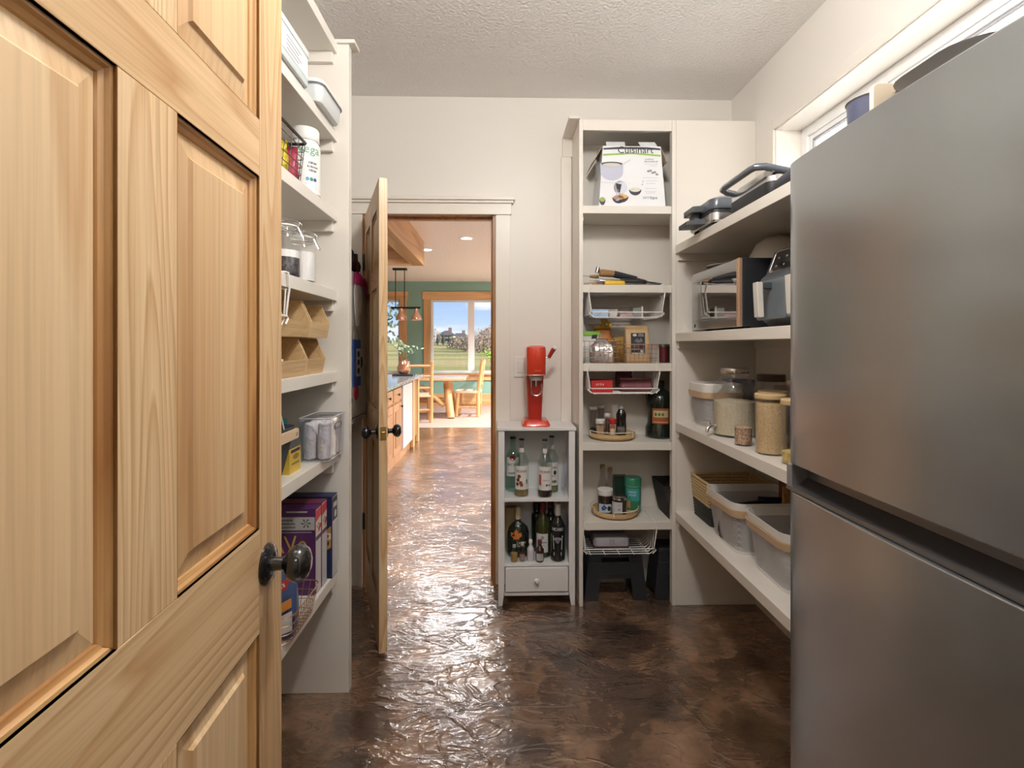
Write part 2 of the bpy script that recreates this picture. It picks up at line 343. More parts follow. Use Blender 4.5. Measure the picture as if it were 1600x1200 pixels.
# ================================================================== THE SETTING
YB = 2.87; XL = -.93; XR = 1.317; ZC = 2.72; YD = 11.3
DX0, DX1, DZ = X(572, YB)-.0, X(770, YB)+.0, Z(700, 337, YB)      # far doorway
struct(bx(-5, 5, -2.6, 8.32, -.1, 0).build('floor', FLOORM), 'glossy brown stamped concrete floor', 'floor')
CARPET = mat('carpet', (.42, .30, .25), .95, bump=.5, bscale=300)
struct(bx(-5, 5, 8.32, YD, -.1, .004).build('floor_dining', CARPET), 'pinkish beige carpet under the dining table', 'floor')
struct(bx(XL-.1, XR+.2, -2.6, YB+.06, ZC, ZC+.1).build('ceiling', CEIL), 'textured off-white pantry ceiling', 'ceiling')
struct(bx(-5, 5, YB+.06, YD+.2, ZC+.02, ZC+.12).build('ceiling_kitchen', CEIL), 'textured kitchen ceiling beyond the doorway', 'ceiling')
w = MB(); w.box(-5, DX0-.02, YB, YB+.12, 0, ZC+.05); w.box(DX1+.02, 5, YB, YB+.12, 0, ZC+.05); w.box(DX0-.02, DX1+.02, YB, YB+.12, DZ+.02, ZC+.05)
struct(w.build('wall_back', PAINT, smooth=False), 'off-white wall with the doorway to the kitchen', 'wall')
struct(bx(XL-.1, XL, -.02, YB, 0, ZC).build('wall_left', PAINT), 'off-white wall behind the left shelving', 'wall')
# right wall with window opening
WY0, WY1, WZ0, WZ1 = .75, 2.41, 1.90, 2.36
w = MB(); w.box(XR, XR+.2, WY1, YB, 0, ZC); w.box(XR, XR+.2, -.02, WY0, 0, ZC); w.box(XR, XR+.2, WY0, WY1, 0, WZ0); w.box(XR, XR+.2, WY0, WY1, WZ1, ZC)
struct(w.build('wall_right', PAINT, smooth=False), 'off-white wall with the high window above the fridge', 'wall')
# front wall round the camera's doorway and the lobby behind it
w = MB(); w.box(XL-.1, -.375, -.02, .10, 0, ZC); w.box(.40, XR+.2, -.02, .10, 0, ZC); w.box(-.375, .40, -.02, .10, 2.07, ZC)
struct(w.build('wall_front', PAINT, smooth=False), 'off-white wall round the near doorway', 'wall')
w = MB(); w.box(XL-.1, XR+.2, -2.7, -2.6, 0, ZC); w.box(XL-.2, XL-.1, -2.6, -.02, 0, ZC); w.box(XR+.2, XR+.3, -2.6, -.02, 0, ZC)
struct(w.build('wall_lobby', PAINT, smooth=False), 'off-white lobby walls behind the near doorway', 'wall')
# pantry window
wd = bpy.data.objects.new('window_1', None); COL.objects.link(wd); struct(wd, 'high white-framed pantry window glowing with daylight', 'window')
XG = XR+.12; VIN = mat('white_vinyl', (.86, .87, .88), .3)
def frame_yz(x0, x1, y0, y1, z0, z1, t):
    b = MB(); b.box(x0, x1, y0, y0+t, z0, z1); b.box(x0, x1, y1-t, y1, z0, z1); b.box(x0, x1, y0+t, y1-t, z0, z0+t); b.box(x0, x1, y0+t, y1-t, z1-t, z1); return b
frame_yz(XR-.012, XR+.006, WY0-.045, WY1+.045, WZ0-.045, WZ1+.045, .045).build('window_casing', TRIMP, wd, bev=.003)
b = MB(); b.box(XR, XR+.2, WY1-.006, WY1+.0, WZ0, WZ1); b.box(XR, XR+.2, WY0, WY0+.006, WZ0, WZ1); b.box(XR, XR+.2, WY0, WY1, WZ1-.006, WZ1); b.box(XR-.02, XR+.2, WY0, WY1, WZ0, WZ0+.012)
b.build('window_reveal', TRIMP, wd)
frame_yz(XG, XG+.06, WY0+.006, WY1-.006, WZ0+.012, WZ1-.006, .045).build('window_frame', VIN, wd, bev=.004)
frame_yz(XG+.012, XG+.045, WY0+.05, WY1-.05, WZ0+.057, WZ1-.051, .022).build('window_sash', VIN, wd, bev=.003)
b = frame_yz(XG+.016, XG+.040, WY0+.072, WY1-.072, WZ0+.079, WZ1-.073, .006); b.build('window_gasket', INKG, wd)
# pane made diffusing to glow white like overexposed daylight; scatters the sunlight on it
fm = bpy.data.materials.new('daylight_diffuser'); fm.use_nodes = True; n_ = fm.node_tree.nodes; l_ = fm.node_tree.links; n_.remove(n_['Principled BSDF'])
a_ = n_.new('ShaderNodeBsdfTranslucent'); a_.inputs[0].default_value = (.97, .97, .97, 1); c_ = n_.new('ShaderNodeBsdfTransparent')
x_ = n_.new('ShaderNodeMixShader'); x_.inputs[0].default_value = .03; l_.new(a_.outputs[0], x_.inputs[1]); l_.new(c_.outputs[0], x_.inputs[2]); l_.new(x_.outputs[0], n_['Material Output'].inputs[0])
bx(XG+.027, XG+.030, WY0+.074, WY1-.074, WZ0+.081, WZ1-.075).build('window_pane', fm, wd)
# near doorway jambs
b = MB(); b.box(-.375, -.352, -.02, .105, 0, 2.07); b.box(.377, .40, -.02, .105, 0, 2.07); b.box(-.352, .377, -.02, .105, 2.047, 2.07)
struct(b.build('trim_1', JAMBW, smooth=False), 'pine jamb of the near doorway', 'trim')
# far doorway: pine jamb, white casing and head
jb = bpy.data.objects.new('trim_2', None); COL.objects.link(jb); struct(jb, 'pine jamb lining of the doorway to the kitchen', 'trim')
bx(DX0-.02, DX0, YB-.008, YB+.128, 0, DZ+.02).build('jamb', JAMBW, jb); bx(DX1, DX1+.02, YB-.008, YB+.128, 0, DZ+.02).build('jamb', JAMBW, jb)
bx(DX0, DX1, YB-.008, YB+.128, DZ, DZ+.02).build('head_jamb', JAMBW, jb)
b = MB(); b.box(DX0, DX0+.012, YB+.045, YB+.08, 0, DZ); b.box(DX1-.012, DX1, YB+.045, YB+.08, 0, DZ); b.box(DX0+.012, DX1-.012, YB+.045, YB+.08, DZ-.012, DZ); b.build('door_stop', JAMBW, jb)
cs = bpy.data.objects.new('trim_3', None); COL.objects.link(cs); struct(cs, 'white casing and stepped head round the kitchen doorway', 'trim')
bx(DX1+.016, X(797, YB), YB-.018, YB, 0, DZ+.005).build('casing', TRIMP, cs, bev=.002); bx(DX0-.10, DX0-.016, YB-.018, YB, 0, DZ+.005).build('casing', TRIMP, cs, bev=.002)
hx0, hx1 = DX0-.11, X(798, YB)+.004
bx(hx0, hx1, YB-.022, YB, DZ+.006, Z(700, 319, YB)).build('head_board', TRIMP, cs, bev=.002)
bx(hx0-.012, hx1+.012, YB-.034, YB, Z(700, 319, YB), Z(700, 315, YB)).build('head_bead', TRIMP, cs, bev=.003)
bx(hx0-.02, hx1+.02, YB-.045, YB, Z(700, 315, YB), Z(700, 309.5, YB)).build('head_cap', TRIMP, cs, bev=.003)
bx(hx0+.005, hx1-.003, YB-.027, YB, DZ+.002, DZ+.010).build('head_fillet', TRIMP, cs, bev=.002)
# vertical corner board on the back wall beside the middle shelves
struct(bx(X(876, YB), X(889, YB)+.01, YB-.02, YB, 0, Z(880, 247, YB)+.0).build('trim_4', TRIMP, bev=.002), 'white vertical board on the wall beside the tall shelf column', 'trim')
# light switch
sw = thing('light_switch', 'white rocker light switch behind the red drink machine', 'switch', (X(813, YB), YB, Z(813, 573, YB)))
MB().prism(rrect(.072, .115, .006, 3), -.006, 0, 'y').build('cover_plate', WPLAS, sw, bev=.0015)
bx(-.017, .017, -.010, -.006, -.033, .033).build('rocker', WPLAS, sw, bev=.002)
# ------------------------------------------------------------------ kitchen and dining shell
TEAL = mat('teal_paint', (.225, .40, .34), .6, bump=.05, bscale=200)
def wall_with(name, m, y0, y1, x0, x1, z1, holes):
    b = MB(); xs = x0
    for hx0, hx1, hz0, hz1 in holes:
        b.box(xs, hx0, y0, y1, 0, z1); b.box(hx0, hx1, y0, y1, 0, hz0); b.box(hx0, hx1, y0, y1, hz1, z1); xs = hx1
    b.box(xs, x1, y0, y1, 0, z1); return b.build(name, m, smooth=False)
BW = (X(675, YD)-.03, 1.0, Z(700, 583, YD), Z(700, 468, YD)); LW = (-3.4, X(625, YD), Z(700, 583, YD), Z(700, 468, YD))
struct(wall_with('wall_dining', TEAL, YD, YD+.18, -5, 5, ZC+.05, [LW, BW]), 'teal green dining wall with two windows', 'wall')
struct(bx(-5.1, -5, YB+.12, YD+.18, 0, ZC+.05).build('wall_kitchen_left', PAINT), 'kitchen side wall', 'wall')
struct(bx(5, 5.1, YB+.12, YD+.18, 0, ZC+.05).build('wall_kitchen_right', PAINT), 'kitchen far side wall', 'wall')
struct(bx(-5, 5, YD-.025, YD, .004, Z(700, 615, YD)).build('baseboard_dining', FIRW, bev=.004), 'wide fir baseboard under the dining window', 'baseboard')
def dining_window(name, label, q, mullions):
    x0, x1, z0, z1 = q
    o = bpy.data.objects.new(name, None); COL.objects.link(o); struct(o, label, 'window')
    c = .15
    bx(x0-c, x0, YD-.025, YD, z0-.03, z1).build('casing', wood('fir_vertical', (.76, .49, .26), (.60, .34, .15), 'z', k=6., across=3), o, bev=.004)
    bx(x1, x1+c, YD-.025, YD, z0-.03, z1).build('casing', MATS['fir_vertical'], o, bev=.004)
    bx(x0-c-.03, x1+c+.03, YD-.03, YD, z1, z1+.17).build('head_casing', FIRW, o, bev=.004)
    bx(x0-c-.03, x1+c+.03, YD-.07, YD+.02, z0-.035, z0).build('sill', FIRW, o, bev=.004)
    bx(x0-c, x1+c, YD-.025, YD, z0-.16, z0-.035).build('apron', FIRW, o, bev=.004)
    b = MB(); t = .05
    b.box(x0, x0+t, YD+.06, YD+.13, z0, z1); b.box(x1-t, x1, YD+.06, YD+.13, z0, z1); b.box(x0+t, x1-t, YD+.06, YD+.13, z0, z0+t); b.box(x0+t, x1-t, YD+.06, YD+.13, z1-t, z1)
    b.build('window_frame', VIN, o, bev=.004)
    edges = [x0+t]+[e for m in mullions for e in (m-.07, m+.07)]+[x1-t]
    for m in mullions: bx(m-.07, m+.07, YD+.055, YD+.13, z0+t, z1-t).build('mullion', VIN, o, bev=.004)
    for i in range(0, len(edges), 2): bx(edges[i], edges[i+1], YD+.09, YD+.094, z0+t, z1-t).build('pane', GLASS, o)
dining_window('window_2', 'wide fir-framed picture window looking over the field', BW, [X(736, YD)])
dining_window('window_3', 'narrow view of the second fir-framed dining window by the trees', LW, [-2.85])
# ------------------------------------------------------------------ outdoors
def field_z(y):
    pts = [(11.6, -.55), (30, -.38), (60, -.18), (100, .35), (150, 1.7), (220, 3.2), (400, 5)]
    for (a, za), (b, zb) in zip(pts, pts[1:]):
        if y <= b: t = (y-a)/(b-a); return za+(zb-za)*t
    return pts[-1][1]
gm = bpy.data.materials.new('field_grass'); gm.use_nodes = True; n_ = gm.node_tree.nodes; l_ = gm.node_tree.links; p_ = n_['Principled BSDF']; p_.inputs['Roughness'].default_value = 1; p_.inputs['Specular IOR Level'].default_value = 0
t_ = n_.new('ShaderNodeTexCoord'); g_ = n_.new('ShaderNodeMapping'); g_.inputs['Scale'].default_value = (.006, .075, 1); l_.new(t_.outputs['Object'], g_.inputs[0])
z_ = n_.new('ShaderNodeTexNoise'); z_.inputs['Scale'].default_value = 1.0; z_.inputs['Detail'].default_value = 3; l_.new(g_.outputs[0], z_.inputs['Vector'])
r_ = n_.new('ShaderNodeValToRGB'); l_.new(z_.outputs['Fac'], r_.inputs[0]); r_.color_ramp.elements[0].position = .34; r_.color_ramp.elements[0].color = (.18, .22, .055, 1); r_.color_ramp.elements[1].position = .50; r_.color_ramp.elements[1].color = (.40, .33, .16, 1)
z2_ = n_.new('ShaderNodeTexNoise'); z2_.inputs['Scale'].default_value = .6; z2_.inputs['Detail'].default_value = 5; l_.new(t_.outputs['Object'], z2_.inputs['Vector'])
x_ = n_.new('ShaderNodeMix'); x_.data_type = 'RGBA'; x_.blend_type = 'OVERLAY'; x_.inputs[0].default_value = .25; l_.new(r_.outputs[0], x_.inputs[6]); l_.new(z2_.outputs['Color'], x_.inputs[7]); l_.new(x_.outputs[2], p_.inputs['Base Color'])
b = MB(); ys = [-60, 11.6, 16, 22, 30, 40, 50, 60, 75, 90, 105, 120, 135, 150, 180, 220, 300, 400]; xs = [-400+40*i for i in range(21)]
b.v = [(x, y, -.6 if y < 12 else field_z(y)) for y in ys for x in xs]; nX = len(xs)
b.f = [(j*nX+i, j*nX+i+1, (j+1)*nX+i+1, (j+1)*nX+i) for j in range(len(ys)-1) for i in range(nX-1)]
struct(b.build('ground', gm), 'green and straw coloured field outside', 'ground')
def blob(c, rx, ry, rz, seed, n=10, m=7, rough=.22):
    rnd = random.Random(seed); rings = []
    for j in range(m):
        ph = -PI/2+PI*(j+.5)/m
        rings.append([(c[0]+rx*math.cos(ph)*math.cos(2*PI*i/n)*(1+rnd.uniform(-rough, rough)), c[1]+ry*math.cos(ph)*math.sin(2*PI*i/n)*(1+rnd.uniform(-rough, rough)), c[2]+rz*math.sin(ph)*(1+rnd.uniform(-rough, rough))) for i in range(n)])
    return MB().loft(rings)
BUSH = speckle('bare_brush', (.17, .13, .10), (.36, .28, .20), 5, 1, .5, .8)
BUSHG = speckle('green_brush', (.08, .08, .05), (.20, .17, .09), 5, 1, .5, .6)
SPRUCE = mat('spruce', (.025, .045, .03), 1, var=.4, vscale=2)
def house(px0, px1, pyb, pyt, pyr, Y, label, m):
    p0, p1 = at(px0, pyb, Y), at(px1, pyb, Y); zt = Z(px0, pyt, Y); zr = Z(px0, pyr, Y); zb = p0.z-1.5
    cx = (p0.x+p1.x)/2; hw = (p1.x-p0.x)/2; o = thing('farmhouse', label, 'house', (cx, Y, zb))
    bx(-hw, hw, 0, 9, 0, zt-zb).build('wall', m, o)
    rf = MB(); e_ = .5; h0 = zt-zb; h1 = zr-zb
    rf.loft([[(-hw-e_, -e_, h0-.1), (-hw-e_, 9+e_, h0-.1), (-hw+1.6, 4.5, h1)], [(hw+e_, -e_, h0-.1), (hw+e_, 9+e_, h0-.1), (hw-1.6, 4.5, h1)]])
    rf.build('roof', mat('grey_roof', (.10, .09, .09), .9), o, smooth=False)
    for k in range(4):
        xw = -hw+hw*2*(k+.5)/4; wv = bx(xw-.6, xw+.6, -.06, .05, h0-2.0, h0-.9).build('window', mat('house_window_trim', (.6, .6, .58), .6), o)
        bx(xw-.5, xw+.5, -.09, -.05, h0-1.9, h0-1.0).build('pane', mat('far_glass', (.03, .04, .05), .1), wv)
    bx(hw*.2, hw*.2+1, 4, 5, h1-1.2, h1+.9).build('chimney', mat('house_brick', (.25, .16, .12), .9), o)
house(684, 708, 537, 523, 516, 150, 'tan two-storey farmhouse beside the dark spruces', mat('tan_siding', (.30, .25, .20), .9))
house(703, 732, 536, 527, 520, 165, 'long low grey farmhouse behind the field', mat('grey_siding', (.36, .32, .28), .9))
house(748, 768, 532, 523, 516, 175, 'brown farmhouse seen past the window mullion', mat('brown_siding', (.22, .17, .15), .9))
for i, (px, pyb, pyt, Y, lb) in enumerate([(683.5, 536, 522, 140, 'short dark spruce at the edge of the farmyard'), (692.5, 536, 520, 138, 'tallest dark spruce in front of the tan farmhouse'), (701.5, 536, 524, 142, 'small dark spruce next to the long farmhouse')]):
    p = at(px, pyb, Y); zt = Z(px, pyt, Y); h = zt-p.z; o = thing('spruce_tree', lb, 'tree', (p.x, Y, p.z-.5))
    MB().rod((0, 0, 0), (0, 0, h*.4), .18, 8).build('trunk', mat('bark', (.08, .05, .03), 1), o)
    c = MB()
    for k in range(6):
        z0 = .5+h*.9*k/6; r = (1-k/6.5)*h*.26
        c.lathe([(r, z0), (r*.75, z0+h*.06), (.05, z0+h*.26)], 11)
    c.build('crown', SPRUCE, o, smooth=False)
for i, (px, Y, w_, h_, m_, lb) in enumerate([(716, 132, 3, 2.2, BUSHG, 'round dark shrub in front of the long farmhouse'), (674, 150, 4, 4, BUSH, 'bare brush at the left of the farmyard'), (755, 90, 5.0, 3.3, BUSH, 'bare brown thicket beyond the mullion'), (775, 84, 5, 3.6, BUSH, 'bare brown thicket at the edge of the window'), (724, 110, 4.5, 2.2, BUSH, 'low bare brush along the field edge'), (742, 105, 4, 2.8, BUSH, 'bare brush hidden partly by the mullion'), (790, 100, 8, 4.5, BUSH, 'tall bare brush at the far side of the field')]):
    p = at(px, 540, Y); zz = field_z(Y)
    o = thing('brush', lb, 'bush', (p.x, Y, zz-.2)); rnd = random.Random(i+40); tw = MB()
    for q in range(700):
        a = rnd.uniform(0, 2*PI); rr = math.sqrt(rnd.random()); hh = h_*1.3*rnd.random()**.8*math.sqrt(max(.05, 1-rr*rr*.8)); c = Vector((w_*.8*rr*math.cos(a), 1.6*rr*math.sin(a), hh)); s = rnd.uniform(.12, .32)
        u_ = Vector((rnd.uniform(-1, 1), rnd.uniform(-1, 1), rnd.uniform(-.3, 1.3))).normalized(); v_ = u_.orthogonal().normalized()
        tw.add([c-u_*s, c+v_*s*.45, c+u_*s, c-v_*s*.45], [(0, 1, 2, 3)])
    w2 = tw.build('twigs', m_, o, smooth=False); w2['kind'] = 'stuff'
    MB().rod((0, 0, 0), (0, 0, h_*.8), .12, 6).build('stem', mat('bark', (.08, .05, .03), 1), o)
# leafy tree right outside the narrow window
tr = thing('leafy_tree', 'leafy tree close outside the narrow dining window', 'tree', (-4.15, 15.5, -.5))
MB().tube([(0, 0, 0), (.1, 0, 1.2), (-.05, .1, 2.6), (.1, 0, 4)], [.14, .11, .08, .04], 8).build('trunk', mat('bark', (.08, .05, .03), 1), tr)
lv = MB(); rnd = random.Random(5)
for i in range(900):
    a = rnd.uniform(0, 2*PI); r = 1.25*math.sqrt(rnd.random()); z = rnd.uniform(1.9, 4.4); c = Vector((r*math.cos(a), r*math.sin(a)*.8, z)); s = rnd.uniform(.05, .10)
    u = Vector((rnd.uniform(-1, 1), rnd.uniform(-1, 1), rnd.uniform(-1, 1))).normalized(); q = u.orthogonal().normalized()
    lv.add([c-u*s, c+q*s*.55, c+u*s, c-q*s*.55], [(0, 1, 2, 3)])
lo = lv.build('foliage', mat('leaf_dark', (.05, .075, .035), .7), tr, smooth=False); lo['kind'] = 'stuff'
sh = blob((0, 0, .55), .9, .6, .75, 21, 14, 9, .3).build('garden_shrub', speckle('shrub_green', (.09, .12, .03), (.30, .30, .10), 9, 1, .5, .8), loc=(-4.0, 13.6, -.55), smooth=False)
tag(sh, 'yellow-green shrub below the leafy tree outside', 'bush')
# ------------------------------------------------------------------ lamps of the place, plus added fill lamps out of view
def lamp(name, typ, loc, power, col=(1, .955, .90), size=.1, parent=None, spot=None, rot=None):
    d = bpy.data.lights.new(name, typ); d.energy = power; d.color = col
    if typ == 'AREA': d.shape = 'DISK'; d.size = size
    elif typ in ('POINT', 'SPOT'): d.shadow_soft_size = size
    if typ == 'SPOT': d.spot_size = spot; d.spot_blend = .6
    o = bpy.data.objects.new(name, d); COL.objects.link(o); o.location = loc
    if rot: o.rotation_euler = rot
    if parent: o.parent = parent
    return o
OPAL = mat('opal_glass', (.9, .9, .88), .4, emit=(1, .93, .84), estr=3.)
def flush_lamp(x, y, label, power):
    o = thing('ceiling_lamp', label, 'lamp', (x, y, ZC))
    MB().lathe([(.0, -.02), (.155, -.02), (.16, -.012), (.16, 0), (0, 0)], 32, cap=False).build('base_plate', STEELH, o)
    MB().lathe([(.145, -.02), (.145, -.035), (.125, -.062), (.08, -.082), (.0, -.09)], 32, cap=False).build('diffuser', OPAL, o)
    lamp('bulb', 'POINT', (0, 0, -.20), power, size=.10, parent=o)
flush_lamp(.22, .95, 'round opal ceiling lamp above the fridge aisle', 56)
flush_lamp(.15, -1.2, 'added fill lamp on the unseen lobby ceiling', 22)  # added behind the camera as soft frontal fill through the near doorway
def downlight(x, y, label, power, group=None):
    o = thing('recessed_light', label, 'lamp', (x, y, ZC+.02), 0, group)
    MB().lathe([(.075, .0), (.10, .0), (.10, -.006), (.072, -.004)], 28, cap=False).build('trim_ring', WPLAS, o)
    MB().lathe([(0, -.002), (.074, -.002)], 28, cap=False).build('lens', mat('led_lens', (1, 1, 1), .5, emit=(1, .96, .9), estr=9.), o)
    lamp('led', 'SPOT', (0, 0, -.03), power, size=.09, parent=o, spot=math.radians(150), col=(1, .98, .96))
KP = 140
downlight(X(729, 6.74), 6.74, 'recessed ceiling light nearest the doorway', KP); downlight(X(667, 7.56), 7.56, 'recessed ceiling light beside the wood beam', KP)
for x_, y_ in ((2.4, 4.6), (2.4, 7.2), (1.6, 9.6)): downlight(x_, y_, 'added recessed fill light hidden behind the pantry wall', 1250, 'added kitchen fill lights out of view')  # added out of view to brighten the kitchen ceiling and dining wall
# ================================================================== PINE DOORS
DW, DT = .705, .036
def pine_door(name, label, loc, ang, knob_z, hinge_zs, swing=1):
    """local x: hinge -> free edge, y: thickness (0 is mid), z up"""
    o = thing(name, label, 'door', loc, ang); o['kind'] = 'thing'
    z0, z1 = .02, 2.045; s = .09; h = DT/2; mid = .095
    rails = [(z0, .235), (.89, 1.05), (1.588, 1.675), (1.93, z1)]
    for xa in (0, DW-s): bx(xa, xa+s, -h, h, z0, z1).build('stile', PINE_V, o, bev=.0015)
    for a, b in rails: bx(s, DW-s, -h, h, a, b).build('rail', PINE_H, o, bev=.001)
    xm0, xm1 = DW/2-mid/2, DW/2+mid/2
    for (_, a), (b, _) in zip(rails, rails[1:]):
        bx(xm0, xm1, -h, h, a, b).build('mullion', PINE_V, o, bev=.001)
        for xa, xb in ((s, xm0), (xm1, DW-s)):
            p = MB()
            rings = []
            for sg in (-1, 1):
                t_in, t_out = .0135, .0035
                i0, i1 = .002, .040
                R = [[(xa+i0, sg*t_out, a+i0), (xb-i0, sg*t_out, a+i0), (xb-i0, sg*t_out, b-i0), (xa+i0, sg*t_out, b-i0)],
                     [(xa+i1-.004, sg*(t_in-.004), a+i1-.004), (xb-i1+.004, sg*(t_in-.004), a+i1-.004), (xb-i1+.004, sg*(t_in-.004), b-i1+.004), (xa+i1-.004, sg*(t_in-.004), b-i1+.004)],
                     [(xa+i1, sg*t_in, a+i1), (xb-i1, sg*t_in, a+i1), (xb-i1, sg*t_in, b-i1), (xa+i1, sg*t_in, b-i1)]]
                rings = R[::-1] if sg < 0 else rings+R
                if sg < 0: first = rings
            rings = first+R
            p.loft(rings).build('panel', PINE_P, o, smooth=False)
            # ogee moulding on both faces, mitred at the corners
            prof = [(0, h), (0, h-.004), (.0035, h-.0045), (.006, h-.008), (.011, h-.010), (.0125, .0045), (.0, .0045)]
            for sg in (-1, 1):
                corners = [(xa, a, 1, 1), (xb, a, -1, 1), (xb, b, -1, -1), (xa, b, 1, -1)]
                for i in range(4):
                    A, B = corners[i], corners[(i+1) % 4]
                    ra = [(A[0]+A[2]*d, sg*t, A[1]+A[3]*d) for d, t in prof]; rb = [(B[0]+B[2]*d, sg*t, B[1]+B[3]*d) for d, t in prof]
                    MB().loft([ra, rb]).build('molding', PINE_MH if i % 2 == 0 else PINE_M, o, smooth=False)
    kx = DW-.062
    for sg in (-1, 1):
        k = MB().lathe([(0, 0), (.0325, 0), (.0325, .003), (.028, .007), (.016, .009)], 28)
        R = Matrix.Translation((kx, sg*h, knob_z)) @ Matrix.Rotation(-sg*PI/2, 4, 'X')
        ro = k.xf(R).build('rosette', BLACKG, o)
        k = MB().lathe([(.011, .008), (.010, .026), (.014, .030), (.024, .036), (.0285, .046), (.0285, .054), (.023, .062), (.012, .067), (0, .068)], 28).xf(R)
        k.build('knob', BLACKG, o)
    bx(DW-.0005, DW+.0015, -.0125, .0125, knob_z-.028, knob_z+.028).build('latch_plate', BRASS, o)
    bx(DW+.001, DW+.010, -.006, .006, knob_z-.009, knob_z+.009).build('latch_bolt', BRASS, o, bev=.002)
    for hz in hinge_zs:
        hg = MB().rod((-.004, swing*(h+.004), hz-.045), (-.004, swing*(h+.004), hz+.045), .0065, 10); hg.box(-.003, .03, swing*h-.001, swing*h+.0015, hz-.042, hz+.042)
        hg.build('hinge', BLACKM, o)
    return o
# far door: hinged at the left jamb, swung into the pantry
hp = Vector((DX0+.014, YB-.012, 0)); fe = at(599, 540, 2.19)
pine_door('pine_door', 'six-panel pine door standing open at the kitchen doorway', hp, math.atan2(fe.y-hp.y, fe.x-hp.x), .955, (.36, 1.03, 1.79), -1)
# near door: swung into the pantry beside the camera
ne = at(440, 540, .88); ndir = Vector((-.045, 1)).normalized()
pine_door('pine_door', 'large six-panel pine door in the foreground, seen edge to frame', (ne.x-.018-ndir.x*DW, ne.y-ndir.y*DW, 0), math.atan2(ndir.y, ndir.x), .985, (.3, 1.0, 1.8), 1)
# ================================================================== SHELVING
TH = .04
def slab(x0, x1, y0, y1, ztop, o, name='shelf', m=SHELFP, t=TH): return bx(x0, x1, y0, y1, ztop-t, ztop).build(name, m, o, bev=.002)
# left run
LY0, LY1 = .96, 1.975; LXF = X(527, LY1); LXP = X(545, LY1)
LT = [Z(527, y, LY1)+TH for y in (907, 721, 596, 470.4, 346.8, 222)]       # top faces, bottom up
lu = thing('shelf_unit', 'white built-in pantry shelves behind the foreground door', 'shelf', (0, 0, 0))
bx(XL, LXP, LY1, LY1+.038, 0, Z(545, 69, LY1)).build('end_panel', SHELFP, lu, bev=.002)
bx(XL, LXP, LY0-.04, LY0, 0, Z(545, 69, LY1)).build('end_panel', SHELFP, lu, bev=.002)
bx(XL, LXP+.025, LY1-.01, LY1+.06, Z(545, 69, LY1), Z(545, 69, LY1)+.014).build('cap', SHELFP, lu, bev=.002)
for z in LT+[Z(527, 84.5, LY1)+TH]:
    slab(XL, LXF, LY0, LY1, z, lu)
    bx(XL, LXF-.013, LY1-.02, LY1, z-TH-.04, z-TH).build('cleat', SHELFP, lu, bev=.001)
L6, L5, L4, L3, L2, L1 = LT
# middle column
MY0 = 2.60; MXA, MXB = X(905, MY0), X(1050, MY0); MTOP = Z(980, 187, MY0)
mu = thing('shelf_unit', 'tall narrow white shelf column on the back wall', 'shelf', (0, 0, 0))
bx(MXA, X(911, MY0), MY0, YB, 0, MTOP).build('side_panel', SHELFP, mu, bev=.0015)
bx(MXB, X(1056, MY0), MY0-.002, MY0+.036, 0, MTOP).build('face_stile', SHELFP, mu, bev=.0015)
mx0, mx1 = X(911, MY0), MXB
bx(mx0, mx1, MY0, MY0+.02, Z(980, 204, MY0), MTOP).build('top_rail', SHELFP, mu, bev=.0015)
bx(mx0, XR, MY0+.037, YB, MTOP-.03, MTOP).build('top_board', SHELFP, mu)
bx(X(888.5, MY0), X(907, MY0), MY0-.008, YB, MTOP, MTOP+.014).build('cap', SHELFP, mu, bev=.002)
bx(X(888.5, MY0), MXA, YB-.022, YB, Z(880, 247, YB), MTOP).build('back_cleat', SHELFP, mu, bev=.001)
bx(mx0, XR, YB-.008, YB, 0, MTOP).build('back_panel', SHELFP, mu)
MT = [Z(980, y, MY0+.005) for y in (816, 691.6, 568, 445, 321.5)]
for z in MT:
    b = MB(); b.prism([(mx0, MY0+.005), (mx1, MY0+.005), (mx1, MY0+.037), (XR, MY0+.037), (XR, YB-.008), (mx0, YB-.008)], z-TH, z); b.build('shelf', SHELFP, mu, bev=.002)
    bx(mx0, mx0+.012, MY0+.05, YB-.008, z-TH-.025, z-TH).build('cleat', SHELFP, mu); bx(XR-.012, XR, MY0+.05, YB-.008, z-TH-.025, z-TH).build('cleat', SHELFP, mu)
M5, M4, M3, M2, M1 = MT
# right run
RXF = .90; RY0 = 1.245
ru = thing('shelf_unit', 'deep white shelves along the wall beside the fridge', 'shelf', (0, 0, 0))
bx(X(1056, MY0)+.0005, XR, MY0-.002, MY0+.036, 0, MTOP).build('end_panel', SHELFP, ru, bev=.002)
bx(RXF, XR, RY0-.03, RY0, 0, 1.80).build('end_panel', SHELFP, ru, bev=.002)
RT = [.483, .938, 1.393, 1.84]
for z in RT:
    slab(RXF, XR, RY0 if z < 1.8 else RY0-.03, MY0-.002, z, ru, t=.042)
    bx(RXF+.012, XR, MY0-.022, MY0-.002, z-.042-.035, z-.042).build('cleat', SHELFP, ru, bev=.001)
    bx(XR-.02, XR, RY0, MY0-.022, z-.042-.035, z-.042).build('cleat', SHELFP, ru, bev=.001)
R4, R3, R2, R1 = RT
